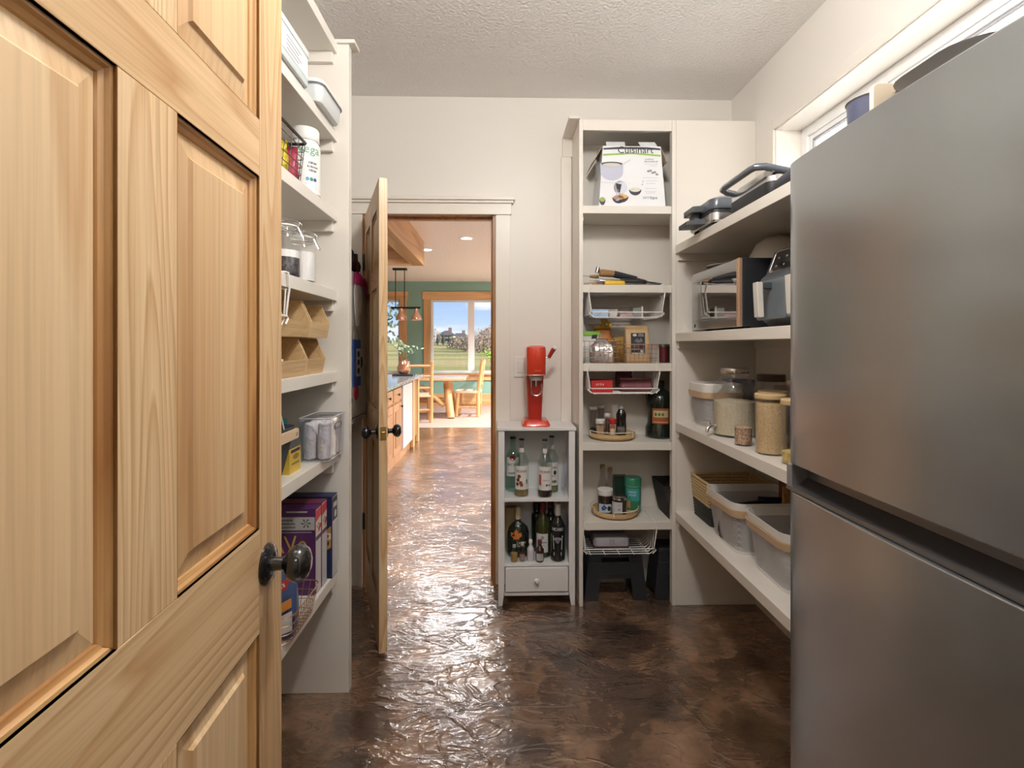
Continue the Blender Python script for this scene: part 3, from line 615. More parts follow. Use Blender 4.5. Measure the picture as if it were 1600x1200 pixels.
# ================================================================== FRIDGE
FX, FY0, FY1, FZ = .66, .475, 1.185, 1.33+.637*.66
fr = thing('refrigerator', 'brushed stainless steel bottom-freezer fridge with recessed handle groove', 'fridge', (FX, 0, 0))
zu, zl = CAM_Z-.411*.66, CAM_Z-.507*.66
bx(.075, .648, FY0+.006, FY1-.006, .03, FZ-.012).build('body', mat('fridge_side_grey', (.20, .20, .205), .4, .3), fr, bev=.004)
def fdoor(z0, z1, scoop=0):
    # face gently crowned from hinge side to far side, far edge rolled back
    prof = []; N = 48; wY = FY1-FY0
    for i in range(N+1):
        t = i/N; y = FY0+wY*t; c = -.013*(1-(2*t-1)**2)
        e_ = 0
        for dd in (t*wY, (1-t)*wY):
            if dd < .045: e_ = max(e_, .011*(1-math.sqrt(max(0, 1-((.045-dd)/.045)**2))))
        prof.append((.013+c+e_, y))
    prof += [(.068, FY1), (.068, FY0)]
    return MB().loft([[(x, y, z) for x, y in prof] for z in (z0, z0+.004, z1-.004, z1)])
fdoor(zu, FZ).build('upper_door', FRIDGE, fr, bev=.003)
fdoor(.06, zl).build('freezer_drawer', FRIDGE, fr, bev=.003)
gr = MB(); gr.prism([(.024, zl), (.010, zl+.002), (.012, zl+.010), (.034, zl+.018), (.050, zl+.030), (.050, zu), (.070, zu), (.070, zl)], FY0+.004, FY1-.004, 'y')
gr.v = [(v[0], v[1], v[2]) for v in gr.v]
gr.build('handle_groove', mat('groove_steel', (.22, .22, .23), .32, .9), fr)
bx(.012, .055, FY1-.022, FY1-.002, zl+.002, zu-.002).build('groove_end_cap', mat('groove_cap_grey', (.25, .26, .28), .35, .4), fr, bev=.003)
bx(.03, .62, FY0+.02, FY1-.02, 0, .06).build('kick_plate', DGREY, fr)
# on top of the fridge
FT = FZ-.012
nb = thing('bowl', 'navy blue bowl on top of the fridge', 'bowl', (.838, 1.128, FT))
MB().lathe([(.02, 0), (.034, .004), (.048, .06), (.050, .14), (.046, .14), (.044, .062), (.03, .012), (0, .01)], 28, cap=False).build('shell', mat('navy_enamel', (.07, .08, .14), .3, coat=.4), nb)
MB().lathe([(.049, .137), (.053, .140), (.049, .143), (.045, .140)], 28, cap=False).build('rim', mat('grey_rim', (.3, .3, .34), .3), nb)
kb_ = thing('cutting_board', 'cream cutting board standing on top of the fridge', 'board', (.782, 1.052, FT))
MB().prism(rrect(.13, .142, .012, 4, .065, .071), 0, .012, 'y').build('board', mat('cream_card', (.70, .62, .50), .6), kb_, bev=.002)
MB().tube([(.045, -.001, .125), (.065, -.001, .130), (.085, -.001, .125)], .003, 6).build('grip_slot', mat('cream_dark', (.5, .42, .32), .6), kb_)
cb = thing('storage_box', 'cream open storage box lying on the fridge', 'box', (.94, .945, FT))
b = MB(); hx_, hy_ = .11, .10; b.box(-hx_, hx_, -hy_, -hy_+.006, 0, .10); b.box(-hx_, hx_, hy_-.006, hy_, 0, .10); b.box(-hx_, -hx_+.006, -hy_+.006, hy_-.006, 0, .10); b.box(hx_-.006, hx_, -hy_+.006, hy_-.006, 0, .10); b.box(-hx_+.006, hx_-.006, -hy_+.006, hy_-.006, 0, .005)
b.build('box_shell', MATS['cream_card'], cb, bev=.001); bx(-hx_-.002, -hx_, -.03, .03, .05, .07).build('label_holder', MATS['cream_dark'], cb)
for i, (m_, lb, z_) in enumerate([(mat('tray_grey', (.25, .26, .28), .4), 'grey serving tray lying on the cream box on the fridge', .10), (mat('wicker_brown', (.20, .13, .08), .8, bump=.6, bscale=120), 'brown woven tray on top of the grey tray', .107)]):
    o = MB().loft([ring3(rrect(.23, .16, .05), 0), ring3(rrect(.29, .205, .06), .020), ring3(rrect(.282, .197, .057), .020), ring3(rrect(.225, .155, .045), .005)]).build('serving_tray', m_, loc=(.935+.015*i, .945+.01*i, FT+z_)); o.rotation_euler = (0, 0, .08*i); tag(o, lb, 'tray')
# ================================================================== WHITE CABINET
CY0 = 2.615; cx0, cx1 = X(778.5, CY0), X(898.5, CY0); cw = cx1-cx0; CT = Z(840, 668, CY0)
wc = thing('side_cabinet', 'small white open cabinet with one drawer by the doorway', 'cabinet', ((cx0+cx1)/2, CY0, 0))
hw = cw/2; dp = YB-.02-CY0
bx(-hw-.006, hw+.006, -.006, dp, CT-.016, CT).build('top', WHITE, wc, bev=.002)
for s in (-1, 1):
    xa, xb = sorted((s*hw, s*(hw-.032)))
    lg = MB(); lg.loft([[(s*hw, 0, 0), (s*(hw-.02), 0, 0), (s*(hw-.02), .03, 0), (s*hw, .03, 0)], [(s*hw, 0, .075), (s*(hw-.032), 0, .075), (s*(hw-.032), .03, .075), (s*hw, .03, .075)], [(s*hw, 0, CT-.016), (s*(hw-.032), 0, CT-.016), (s*(hw-.032), .03, CT-.016), (s*hw, .03, CT-.016)]])
    lg.build('leg', WHITE, wc, bev=.001)
    bx(*sorted((s*hw, s*(hw-.03))), dp-.03, dp, 0, CT-.016).build('leg', WHITE, wc, bev=.001)
    bx(*sorted((s*(hw-.003), s*(hw-.016))), .03, dp-.03, .075, CT-.016).build('side_panel', WHITE, wc)
bx(-hw+.016, hw-.016, dp-.012, dp-.003, .07, CT-.016).build('back_panel', WHITE, wc)
CS1, CS2 = Z(840, 778.5, CY0+.01), Z(840, 880, CY0+.01)
bx(-hw+.016, hw-.016, .004, dp-.012, CS1-.016, CS1).build('shelf', WHITE, wc, bev=.001)
bx(-hw+.016, hw-.016, .004, dp-.012, CS2-.014, CS2).build('shelf', WHITE, wc, bev=.001)
dr = bx(-hw+.036, hw-.036, -.004, .012, Z(840, 924, CY0), CS2-.018).build('drawer_front', WHITE, wc, bev=.002)
zk = (Z(840, 924, CY0)+CS2-.018)/2
MB().lathe([(.006, 0), (.006, .008), (.0125, .012), (.0135, .018), (.009, .024), (0, .025)], 20).xf(Matrix.Translation((0, -.004, zk)) @ Matrix.Rotation(PI/2, 4, 'X')).build('knob', WHITE, dr)
bx(-hw+.032, hw-.032, .004, .02, Z(840, 931, CY0), Z(840, 926, CY0)).build('bottom_rail', WHITE, wc)
# ================================================================== REUSABLE BUILDERS
def hanging_basket(label, loc, w, d, drop, rz=0., t=TH):
    o = thing('hanging_basket', label, 'basket', loc, rz, 'white wire baskets hung under shelves'); r = .0023
    b = MB(); hw = w/2; zt = -t-.006
    for i in range(9):
        y = .004+d*i/8
        b.tube([(-hw, y, zt), (-hw+.012, y, -drop+.02), (-hw+.03, y, -drop+.004), (hw-.03, y, -drop+.004), (hw-.012, y, -drop+.02), (hw, y, zt)], r, 5)
    b.build('cross_wire', WIREW, o)
    b = MB()
    for k in range(5): xx = -hw+.04+(w-.08)*k/4; b.tube([(xx, 0, -drop+.001), (xx, d, -drop+.001)], r, 5)
    for s in (-1, 1): b.tube([(s*hw, 0, zt), (s*hw, d, zt)], r, 5)
    b.tube([(-hw+.02, d, zt-.05), (hw-.02, d, zt-.05)], r, 5)
    b.build('long_wire', WIREW, o)
    MB().tube([(-hw+.016, -.004, -drop+.03), (hw-.016, -.004, -drop+.03)], r*1.4, 6).build('front_bar', WIREW, o)
    for s in (-1, 1):
        MB().tube([(s*(hw-.01), d*.75, .003), (s*(hw-.01), .0, .0035), (s*(hw-.01), -.008, .001), (s*(hw-.005), -.009, -t*.6), (s*(hw), -.007, zt), (s*(hw-.008), -.005, -drop*.55), (s*(hw-.014), -.004, -drop+.034), (s*(hw-.002), -.004, -drop+.024), (s*(hw-.02), -.004, -drop+.006)], r*1.35, 6).build('hook', WIREW, o)
    return o
def wire_tray(name, label, loc, w, d, h, m, rz=0., nx=8, ny=6, nz=3, r=.0014, rim=.0024, flare=.0, cat='basket', rad=.02):
    o = thing(name, label, cat, loc, rz)
    def P(z, t): return ring3(rrect(w-2*flare*(1-t), d-2*flare*(1-t), rad, 4), z)
    MB().tube(P(h, 1), rim, 6, True).build('rim', m, o)
    b = MB()
    for k in range(nz): t = k/nz; b.tube(P(r+(h-r)*t, t), r, 5, True)
    hw, hd = w/2, d/2
    for i in range(nx):
        x = -hw+rad+(w-2*rad)*i/(nx-1); xi = x*(hw-flare)/hw
        b.tube([(x, -hd, h), (xi, -hd+flare, r), (xi, hd-flare, r), (x, hd, h)], r, 5)
    for i in range(ny):
        y = -hd+rad+(d-2*rad)*i/(ny-1); yi = y*(hd-flare)/hd
        b.tube([(-hw, y, h), (-hw+flare, yi, r), (hw-flare, yi, r), (hw, y, h)], r, 5)
    b.build('wire_mesh', m, o)
    return o
def pouch(name, label, cat, loc, w, d, h, m, rz=0., topw=1., seal=None, crinkle=.004, seed=1, group=None, lean=0.):
    """a filled bag: fat bottom, flat sealed top"""
    o = thing(name, label, cat, loc, rz, group); rnd = random.Random(seed); rings = []
    for t, kw, kd in ((0, .86, .75), (.04, .97, .95), (.2, 1, 1), (.45, 1, .95), (.7, .98, .6), (.88, .98*topw, .18), (.9, topw, .06), (1, topw, .05)):
        rings.append([(x+rnd.uniform(-1, 1)*crinkle*(1 if t < .88 else .3), y+lean*t+rnd.uniform(-1, 1)*crinkle, h*t) for x, y in rrect(w*kw, max(.003, d*kd), min(.45*d*kd, .02), 5)])
    MB().loft(rings).build('bag', m, o, angle=60)
    if seal: bx(-w*topw/2-.001, w*topw/2+.001, lean*.95-d*.03-.0012, lean*.95+d*.03+.0012, h*.91, h*1.0).build('seal_strip', seal, o)
    return o
def carton(name, label, cat, loc, w, d, h, m, rz=0., group=None):
    o = thing(name, label, cat, loc, rz, group)
    bx(-w/2, w/2, -d/2, d/2, 0, h).build('carton', m, o, bev=.0012)
    return o
def lidjar(name, label, loc, r, h, lid_h, lidm, fill, fm, glassm=GLASS, shoulder=0., neck=None, lid_r=None, group=None, n=28, cat='jar'):
    """cylindrical jar with contents and lid; returns the thing"""
    o = thing(name, label, cat, loc, 0, group); hb = h-lid_h; nr = neck or r*.97
    MB().lathe([(0, 0), (r*.9, 0), (r, .005), (r, hb-shoulder-.004), (r*.985, hb-shoulder), (nr, hb), (nr-.003, hb), (r-.003, hb-shoulder-.006), (r-.003, .006), (0, .005)], n, cap=False).build('glass_body', glassm, o)
    if fill: MB().lathe([(0, .0055), (r-.0045, .0065), (r-.0035, .012), (r-.0035, fill-.004), (r*.6, fill), (0, fill+.002)], n, cap=False).build('contents', fm, o)
    lr = lid_r or nr+.003
    MB().lathe([(0, hb), (lr-.001, hb), (lr, hb+.0015), (lr, h-.0025), (lr-.003, h), (0, h)], n, cap=False).build('lid', lidm, o)
    return o
def bottle(name, label, loc, r, h, body, capm, prof=None, liquid=None, lm=None, group=None, cap_h=.03, neck_r=.013, sx=1., sy=1., rz=0., n=26, sh=.6, nk=.72):
    o = thing(name, label, 'bottle', loc, rz, group)
    p = prof or [(0, 0), (r*.85, 0), (r, .006), (r, h*sh), (r*.93, h*(sh+.035)), (r*.6, h*(sh+(nk-sh)*.75)), (neck_r*1.15, h*nk), (neck_r, h*(nk+.05)), (neck_r, h-cap_h*.5)]
    MB().lathe(p, n, cap=False, sx=sx, sy=sy).build('glass_body', body, o)
    if liquid:
        q = [(0, .004)]+[(max(.001, a-.0025), max(z, .004)) for a, z in p[1:] if z < liquid]; q += [(q[-1][0], liquid), (0, liquid)]
        MB().lathe(q, n, cap=False, sx=sx, sy=sy).build('liquid', lm, o)
    if capm: MB().lathe([(0, h-cap_h), (neck_r+.002, h-cap_h), (neck_r+.002, h-.002), (neck_r, h), (0, h)], 18, cap=False).build('cap', capm, o)
    return o
# ================================================================== LEFT SHELVES
SUGAR = mat('white_sugar', (.85, .84, .83), .9, bump=.3, bscale=250)
# L1: printed tin and lidded tub
sb = thing('storage_tin', 'pale blue printed storage tin on the top left shelf', 'box', (-.70, 1.43, L1))
b = MB(); b.loft([ring3(rrect(.185, .44, .02), 0), ring3(rrect(.19, .445, .022), .004), ring3(rrect(.19, .445, .022), .09)]); b.build('tin_body', mat('pale_blue_tin', (.62, .70, .72), .35), sb)
MB().loft([ring3(rrect(.194, .449, .024), .09), ring3(rrect(.196, .451, .024), .094), ring3(rrect(.196, .451, .024), .108), ring3(rrect(.186, .441, .02), .112)]).build('lid', GWHITE, sb)
fn = flat((.0955, 0, .05), (0, 1, 0), (0, 0, 1), .0006)
patch(sb, rectp(-.2, .2, -.03, .03), fn, mat('print_white', (.78, .80, .80), .45)); fn2 = flat((.0955, 0, .05), (0, 1, 0), (0, 0, 1), .001)
patch(sb, ell(-.03, .005, .032, .02), fn2, INKG); patch(sb, ell(-.03, .005, .024, .013), flat((.0955, 0, .05), (0, 1, 0), (0, 0, 1), .0013), MATS['print_white'])
for k in range(4): patch(sb, rectp(.04, .15-.02*(k % 2), .015-.012*k, .019-.012*k), fn2, INKG)
lt = thing('lidded_tub', 'white lidded plastic tub overhanging the top left shelf', 'tub', (-.655, 1.828, L1))
MB().loft([ring3(rrect(.115, .205, .025), 0), ring3(rrect(.122, .214, .028), .006), ring3(rrect(.132, .226, .03), .058)]).build('tub_body', GWHITE, lt)
MB().loft([ring3(rrect(.136, .230, .03), .056), ring3(rrect(.142, .236, .033), .058), ring3(rrect(.142, .236, .033), .066), ring3(rrect(.128, .222, .03), .074)]).build('lid', WPLAS, lt)
MB().tube(ring3(rrect(.1395, .2335, .031), .0545), .0014, 6, True).build('lid_gasket', mat('slate_gasket', (.12, .13, .17), .5), lt)
# L2: black wire basket with packets, white tub
wb = wire_tray('wire_basket', 'black wire basket of snack packets on the left shelf', (-.735, 1.43, L2), .235, .455, .132, BLACKM, nx=6, ny=10, nz=5, rim=.005, flare=.012, rad=.012)
PK = [(.75, .75, .72), (.60, .42, .02), (.45, .02, .10), (.70, .70, .66), (.62, .48, .03), (.42, .03, .07)]
for i in range(6):
    y = 1.26+.072*i
    m_ = mat('packet_%d' % i, PK[i], .4, var=.25, vscale=40)
    pouch('snack_packet', ['white snack packet at the hidden end of the black basket', 'mustard snack packet in the black wire basket', 'crimson snack packet in the black wire basket', 'white snack packet in the middle of the black basket', 'yellow snack packet near the tub in the black basket', 'dark red snack packet at the tub end of the black basket'][i], 'packet', (-.70, y, L2+.005), .13, .05, .095+.012*(i % 2), m_, rz=PI/2*.1*(i % 3-1), seed=i, group='packets in the black basket')
tb = thing('supplement_tub', 'white screw-top tub with green lettering on the left shelf', 'tub', (-.672, 1.792, L2))
MB().lathe([(0, 0), (.044, 0), (.05, .006), (.05, .165), (.047, .178), (.041, .188), (.041, .192)], 32, cap=False).build('tub_body', WPLAS, tb)
MB().lathe([(0, .19), (.044, .19), (.046, .193), (.046, .228), (.043, .233), (0, .234)], 32, cap=False).build('lid', WPLAS, tb)
fw = wrap((0, 0, 0), .05, .62)
letter(tb, 'vega', .075, fw, mat('print_green', (.10, .34, .18), .5), 0, .145, .028); 
for k, (t_, w_) in enumerate((('~5', .030), ('~7', .038), ('~5', .028))): letter(tb, t_, w_, fw, INK, .012, .108-.013*k, .008)
for k, c_ in enumerate(((.05, .3, .45), (.02, .2, .2), (.05, .08, .3))): patch(tb, ell(-.006+.013*k, .052, .006, .0065, 12), fw, mat('dot_%d' % k, c_, .5), 'print')
for k in range(4): patch(tb, rectp(-.012, .026, .036-.005*k, .0375-.005*k), fw, INKG)
# L3: clip-top jars
def clip_jar(label, loc, r, h, layers):
    o = thing('clip_top_jar', label, 'jar', loc, 0, 'clip-top glass jars'); hb = h*.80
    MB().lathe([(0, 0), (r*.9, 0), (r, .006), (r, hb*.72), (r*.9, hb*.88), (r*.74, hb*.97), (r*.74, hb), (r*.70, hb), (r*.70, hb*.96), (r*.86, hb*.86), (r-.004, hb*.70), (r-.004, .008), (0, .006)], 28, cap=False).build('glass_body', GLASS, o)
    MB().lathe([(r*.72, hb+.002), (r*.80, hb+.003), (r*.80, hb+.008), (r*.72, hb+.009)], 28, cap=False).build('rubber_seal', mat('clear_rubber', (.75, .75, .72), .5), o)
    MB().lathe([(0, hb+.008), (r*.80, hb+.008), (r*.82, hb+.013), (r*.78, hb+.022), (r*.55, hb+.030), (0, hb+.034)], 28, cap=False).build('glass_lid', GLASS, o)
    z = .007
    for hh, m_ in layers:
        MB().lathe([(0, z), (r-.0055, z), (r-.0055, z+hh), (r*.5, z+hh+.002), (0, z+hh+.003)], 28, cap=False).build('contents', m_, o); z += hh
    b = MB(); ww = .0014
    for dz in (-.012, .012): b.tube([(r*.77*math.cos(2*PI*i/24), r*.77*math.sin(2*PI*i/24), hb+dz+(.003 if dz > 0 else 0)) for i in range(24)], ww, 5, True)
    b.tube([(r*.79, -.012, hb-.012), (r*.95, -.012, hb-.006), (r*1.0, -.010, hb+.014), (r*.8, -.008, hb+.022)], ww, 5); b.tube([(r*.79, .012, hb-.012), (r*.95, .012, hb-.006), (r*1.0, .010, hb+.014), (r*.8, .008, hb+.022)], ww, 5)
    b.tube([(r*.95, -.012, hb-.002), (r*1.25, -.012, hb-.034), (r*1.28, 0, hb-.037), (r*1.25, .012, hb-.034), (r*.95, .012, hb-.002)], ww, 5)
    b.build('wire_clip', CHROME, o)
    return o
DARKB = speckle('dark_beans', (.012, .010, .014), (.06, .05, .06), 120, .4)
clip_jar('clip-top jar of dark beans under white flour on the left shelf', (-.672, 1.615, L3), .052, .195, [(.055, DARKB), (.022, SUGAR)])
clip_jar('clip-top jar filled with white sugar on the left shelf', (-.668, 1.745, L3), .049, .185, [(.095, SUGAR)])
hanging_basket('white wire basket hung under the left jar shelf', (LXF, 1.33, L3), .36, .26, .155, PI/2)
# L4: bamboo bins, two by two
def bamboo_bin(label, loc, w):
    """opens toward local -y: slanted sides, low front lip; placed with +X front"""
    o = thing('bamboo_bin', label, 'bin', loc, PI/2, 'stacked bamboo bins'); d = .21; h = .122; t = .006; hw = w/2
    sidep = [(0.012, 0), (d, 0), (d, h), (.032, h), (0.0, .052)]
    for s in (-1, 1): MB().prism(sidep, s*hw, s*(hw-t), 'x').build('side', BAMB, o, bev=.0008)
    bx(-hw+t, hw-t, .014, d, 0, t).build('base', BAMB, o)
    bx(-hw+t, hw-t, d-t, d, t, h).build('back', BAMB, o)
    f = MB(); f.loft([[(-hw+t, .012, 0), (hw-t, .012, 0), (hw-t, 0, .052), (-hw+t, 0, .052)], [(-hw+t, .012+t, 0), (hw-t, .012+t, 0), (hw-t, t, .052), (-hw+t, t, .052)]])
    f.build('front_lip', BAMB, o, bev=.0008)
    return o
xf = LXF-.002
bamboo_bin('bamboo bin at the bottom of the stack nearest the camera', (xf, 1.575, L4), .205)
bamboo_bin('bamboo bin at the bottom of the stack beside the end panel', (xf-.006, 1.782, L4), .175)
bamboo_bin('bamboo bin on top of the stack nearest the camera', (xf+.0, 1.598, L4+.124), .21)
bamboo_bin('bamboo bin on top of the stack beside the end panel', (xf+.0, 1.806, L4+.124), .185)
tag(bx(-.03, .03, -.02, .02, 0, .05).build('small_packet', PAPERW, loc=(xf-.05, 1.52, L4+.0065), bev=.002), 'small white packet in the lower bamboo bin', 'packet')
# L5: acrylic bin with white rolls, tea box, teal bottle, charcoal basket
ab = thing('acrylic_bin', 'clear acrylic bin with cut-out handle on the left shelf', 'bin', (-.640, 1.874, L5))
w_, d_, h_ = .108, .184, .15; t = .003
b = MB(); outer = [ring3(rrect(w_-.008, d_-.008, .008), 0), ring3(rrect(w_, d_, .01), h_)]; inner = [ring3(rrect(w_-2*t, d_-2*t, .008), h_), ring3(rrect(w_-.008-2*t, d_-.008-2*t, .006), t)]
b.loft(outer+inner); b.build('bin_body', ACRYL, ab)
MB().tube(ring3(rrect(w_, d_, .01), h_), .0024, 6, True).build('rim', mat('acrylic_edge', (.55, .56, .60), .2), ab)
MB().tube(ring3(rrect(w_-.010, d_-.010, .008), .003), .0016, 6, True).build('base_edge', MATS['acrylic_edge'], ab)
MB().tube([(w_/2+.001, y, z) for y, z in rrect(.075, .02, .009, 4, 0, h_-.035)], .0016, 6, True).build('handle_hole', mat('handle_edge', (.10, .10, .12), .3), ab)
ROLL = mat('white_cloth', (.82, .81, .82), .9, bump=.8, bscale=45)
for i, (dx, dy) in enumerate([(-.026, -.055), (.025, -.055), (-.026, .0), (.025, .0), (-.026, .053), (.025, .053)]):
    o = MB().lathe([(0, 0), (.017, 0), (.0225, .006), (.023, .06), (.022, .12), (.016, .128), (0, .129)], 16, cap=False).build('cloth_roll', ROLL, loc=(-.640+dx, 1.874+dy, L5+.0035))
    tag(o, ['front white cloth roll in the acrylic bin, on the wall side', 'front white cloth roll in the acrylic bin, at the shelf edge', 'middle white cloth roll in the acrylic bin, on the wall side', 'middle white cloth roll in the acrylic bin, at the shelf edge', 'rear white cloth roll in the acrylic bin, on the wall side', 'rear white cloth roll in the acrylic bin, by its handle'][i], 'roll', 'white rolls in the acrylic bin')
yb = carton('tea_box', 'yellow and dark green small box beside the acrylic bin', 'box', (-.678, 1.655, L5), .05, .088, .105, mat('tea_dark', (.06, .08, .09), .4))
bx(-.0255, .0256, -.0445, .0445, .0, .078).build('yellow_sleeve', mat('tea_yellow', (.66, .46, .06), .45, var=.15, vscale=60), yb)
fn = flat((.0258, 0, .05), (0, 1, 0), (0, 0, 1), .0006); patch(yb, rectp(-.036, .036, .014, .024), fn, INK); patch(yb, ell(.004, 0, .024, .009), fn, mat('tea_brown', (.25, .17, .03), .5)); patch(yb, rectp(-.03, .03, -.024, -.018), fn, MATS['tea_brown'])
tb2 = bottle('squeeze_bottle', 'teal-capped bottle behind the small yellow box', (-.725, 1.722, L5), .022, .16, mat('teal_liquid', (.05, .32, .30), .25), mat('teal_cap', (.03, .30, .28), .4), cap_h=.045, neck_r=.016, sh=.55, nk=.62)
cbk = thing('felt_basket', 'charcoal basket with a wooden side handle on the left shelf', 'basket', (-.728, 1.39, L5))
b = MB(); R = [ring3(rrect(.17, .27, .05), 0), ring3(rrect(.19, .30, .055), .008), ring3(rrect(.215, .335, .05), .08), ring3(rrect(.245, .365, .045), .165), ring3(rrect(.238, .358, .042), .165), ring3(rrect(.21, .33, .045), .08), ring3(rrect(.18, .29, .05), .012)]
b.loft(R); b.build('basket_body', mat('charcoal_felt', (.045, .055, .065), .85, bump=.3, bscale=200), cbk)
hn = MB().prism(rrect(.13, .03, .008, 3, .10, .142), .1195, .1265, 'x'); hn.build('handle', mat('ash_handle', (.66, .48, .32), .5), cbk, bev=.001)
MB().lathe([(0, 0), (.006, 0), (.006, .003), (0, .004)], 14, cap=False).xf(Matrix.Translation((.1265, .145, .142)) @ Matrix.Rotation(PI/2, 4, 'Y')).build('rivet', CHROME, cbk)
tag(MB().tube([(-.70, 1.50, L5+.05), (-.69, 1.50, L5+.17), (-.67, 1.515, L5+.205), (-.645, 1.53, L5+.195), (-.635, 1.535, L5+.14)], .0022, 6).build('cable', WPLAS), 'white cable looping out of the charcoal basket', 'cable')
# L6: cereal cartons, wire basket with pouch
PURP = mat('purple_card', (.085, .022, .11), .4, var=.25, vscale=14); SIDEW = mat('carton_side', (.58, .56, .58), .5); CREDP = mat('card_red', (.60, .03, .05), .4)
def cereal(label, x, y0, y1, h, front, w=.195, redz=True):
    o = carton('cereal_box', label, 'box', (x-w/2, (y0+y1)/2, L6), w, y1-y0, h, front, group='cereal boxes'); d = y1-y0
    fs = flat((w/2, 0, 0), (0, 1, 0), (0, 0, 1), .0006); patch(o, rectp(-d/2+.002, d/2-.002, .004, h*.66), fs, SIDEW, 'side_panel_print')
    patch(o, rectp(-d/2+.002, d/2-.002, h*.66, h*.985), fs, mat('card_cream', (.70, .64, .56), .45), 'side_panel_print')
    fs2 = flat((w/2, 0, 0), (0, 1, 0), (0, 0, 1), .001)
    if redz:
        patch(o, [(-d/2+.003, h*.84), (d/2-.003, h*.88), (d/2-.003, h*.98), (-d/2+.003, h*.97)], fs2, CREDP); patch(o, [(0, h*.70), (d/2-.003, h*.74), (d/2-.003, h*.79), (0, h*.76)], fs2, CREDP)
        patch(o, rectp(-d/2+.003, d/2-.003, h*.62, h*.67), fs2, PURP)
        for k in range(3): patch(o, ell(-.012+.012*k, h*(.78+.02*(k % 2)), .004, .006, 10), fs2, mat('leaf_print', (.14, .12, .05), .5))
    return o
XB = X(491, 1.765)
c1 = cereal('purple cereal box in front on the bottom left shelf', XB, 1.775, 1.832, .297, PURP)
f1 = flat((0, -.0285, 0), (1, 0, 0), (0, 0, 1), .0008)
patch(c1, rectp(-.09, .096, .225, .27), f1, mat('print_grey', (.50, .50, .49), .5)); f2 = flat((0, -.0285, 0), (1, 0, 0), (0, 0, 1), .0012)
for k, s_ in enumerate(('~9', '~14', '~15')): letter(c1, s_, .06 if k else .045, f2, INK, .0, .259-.012*k, .007)
for k in range(6):
    a = k*PI/3; patch(c1, [(.066+.002*math.cos(a+1.5), .248+.002*math.sin(a+1.5)), (.066+.016*math.cos(a-.15), .248+.016*math.sin(a-.15)), (.066+.016*math.cos(a+.15), .248+.016*math.sin(a+.15))], f2, INK)
patch(c1, rectp(-.09, .085, .2155, .2195), f2, mat('print_grey2', (.32, .28, .32), .5))
letter(c1, 'AVe', .125, f2, mat('print_gold', (.55, .36, .07), .45), .006, .176, .058, rot=.06)
patch(c1, [(.0, .285), (.07, .285), (.072, .29), (-.002, .29)], f2, MATS['print_grey'])
cereal('second purple cereal box behind the front one', XB+.001, 1.834, 1.889, .30, mat('maroon_card', (.16, .03, .06), .4))
c3 = cereal('navy and gold cereal box by the end panel', X(518.5, 1.90), 1.902, 1.962, .302, mat('navy_card', (.016, .024, .085), .4), redz=False)
f3 = flat((0, -.03, 0), (1, 0, 0), (0, 0, 1), .0008); f4 = flat((0, -.03, 0), (1, 0, 0), (0, 0, 1), .0012)
patch(c3, [(.02, .07), (.094, .115), (.094, .195), (.062, .165), (.02, .165)], f3, mat('gold_card', (.45, .27, .06), .45)); patch(c3, rectp(.05, .094, .145, .168), f4, MATS['card_cream'])
letter(c3, '~3', .03, flat((0, -.03, 0), (1, 0, 0), (0, 0, 1), .0016), REDC, .074, .156, .013); letter(c3, '~3', .03, f4, INK, .075, .13, .014)
fs = flat((.0975, 0, 0), (0, 1, 0), (0, 0, 1), .0012); patch(c3, rectp(-.027, .027, .21, .295), fs, MATS['navy_card']); patch(c3, rectp(-.02, .02, .258, .276), flat((.0975, 0, 0), (0, 1, 0), (0, 0, 1), .0016), MATS['card_cream']); patch(c3, ell(.004, .232, .012, .014), flat((.0975, 0, 0), (0, 1, 0), (0, 0, 1), .0016), MATS['card_cream'])
wire_tray('wire_basket', 'copper wire basket overhanging the bottom left shelf', (-.70, 1.585, L6), .225, .245, .085, COPPER, nx=8, ny=9, nz=3, flare=.015, rad=.035, rim=.0022)
pc = pouch('snack_pouch', 'blue snack pouch with red and orange print in the copper basket', 'pouch', (-.665, 1.525, L6+.004), .135, .065, .215, mat('blue_foil', (.055, .085, .20), .28, var=.4, vscale=25), rz=.12, seed=4, crinkle=.002)
f5 = flat((.0, -.0345, .0), (1, 0, 0), (0, -.05, 1), .001)
patch(pc, [(-.012, .12), (.05, .155), (.06, .19), (.0, .16)], f5, mat('pouch_red', (.55, .04, .04), .35)); patch(pc, [(.0, .065), (.062, .10), (.062, .128), (.0, .095)], f5, mat('pouch_orange', (.72, .28, .04), .35)); patch(pc, [(.002, .01), (.063, .03), (.063, .09), (.002, .06)], f5, mat('pouch_white', (.72, .70, .70), .35))
letter(pc, '~5', .05, flat((0, -.0345, 0), (1, 0, 0), (0, -.05, 1), .0016), MATS['pouch_white'], .024, .158, .014, rot=.52)
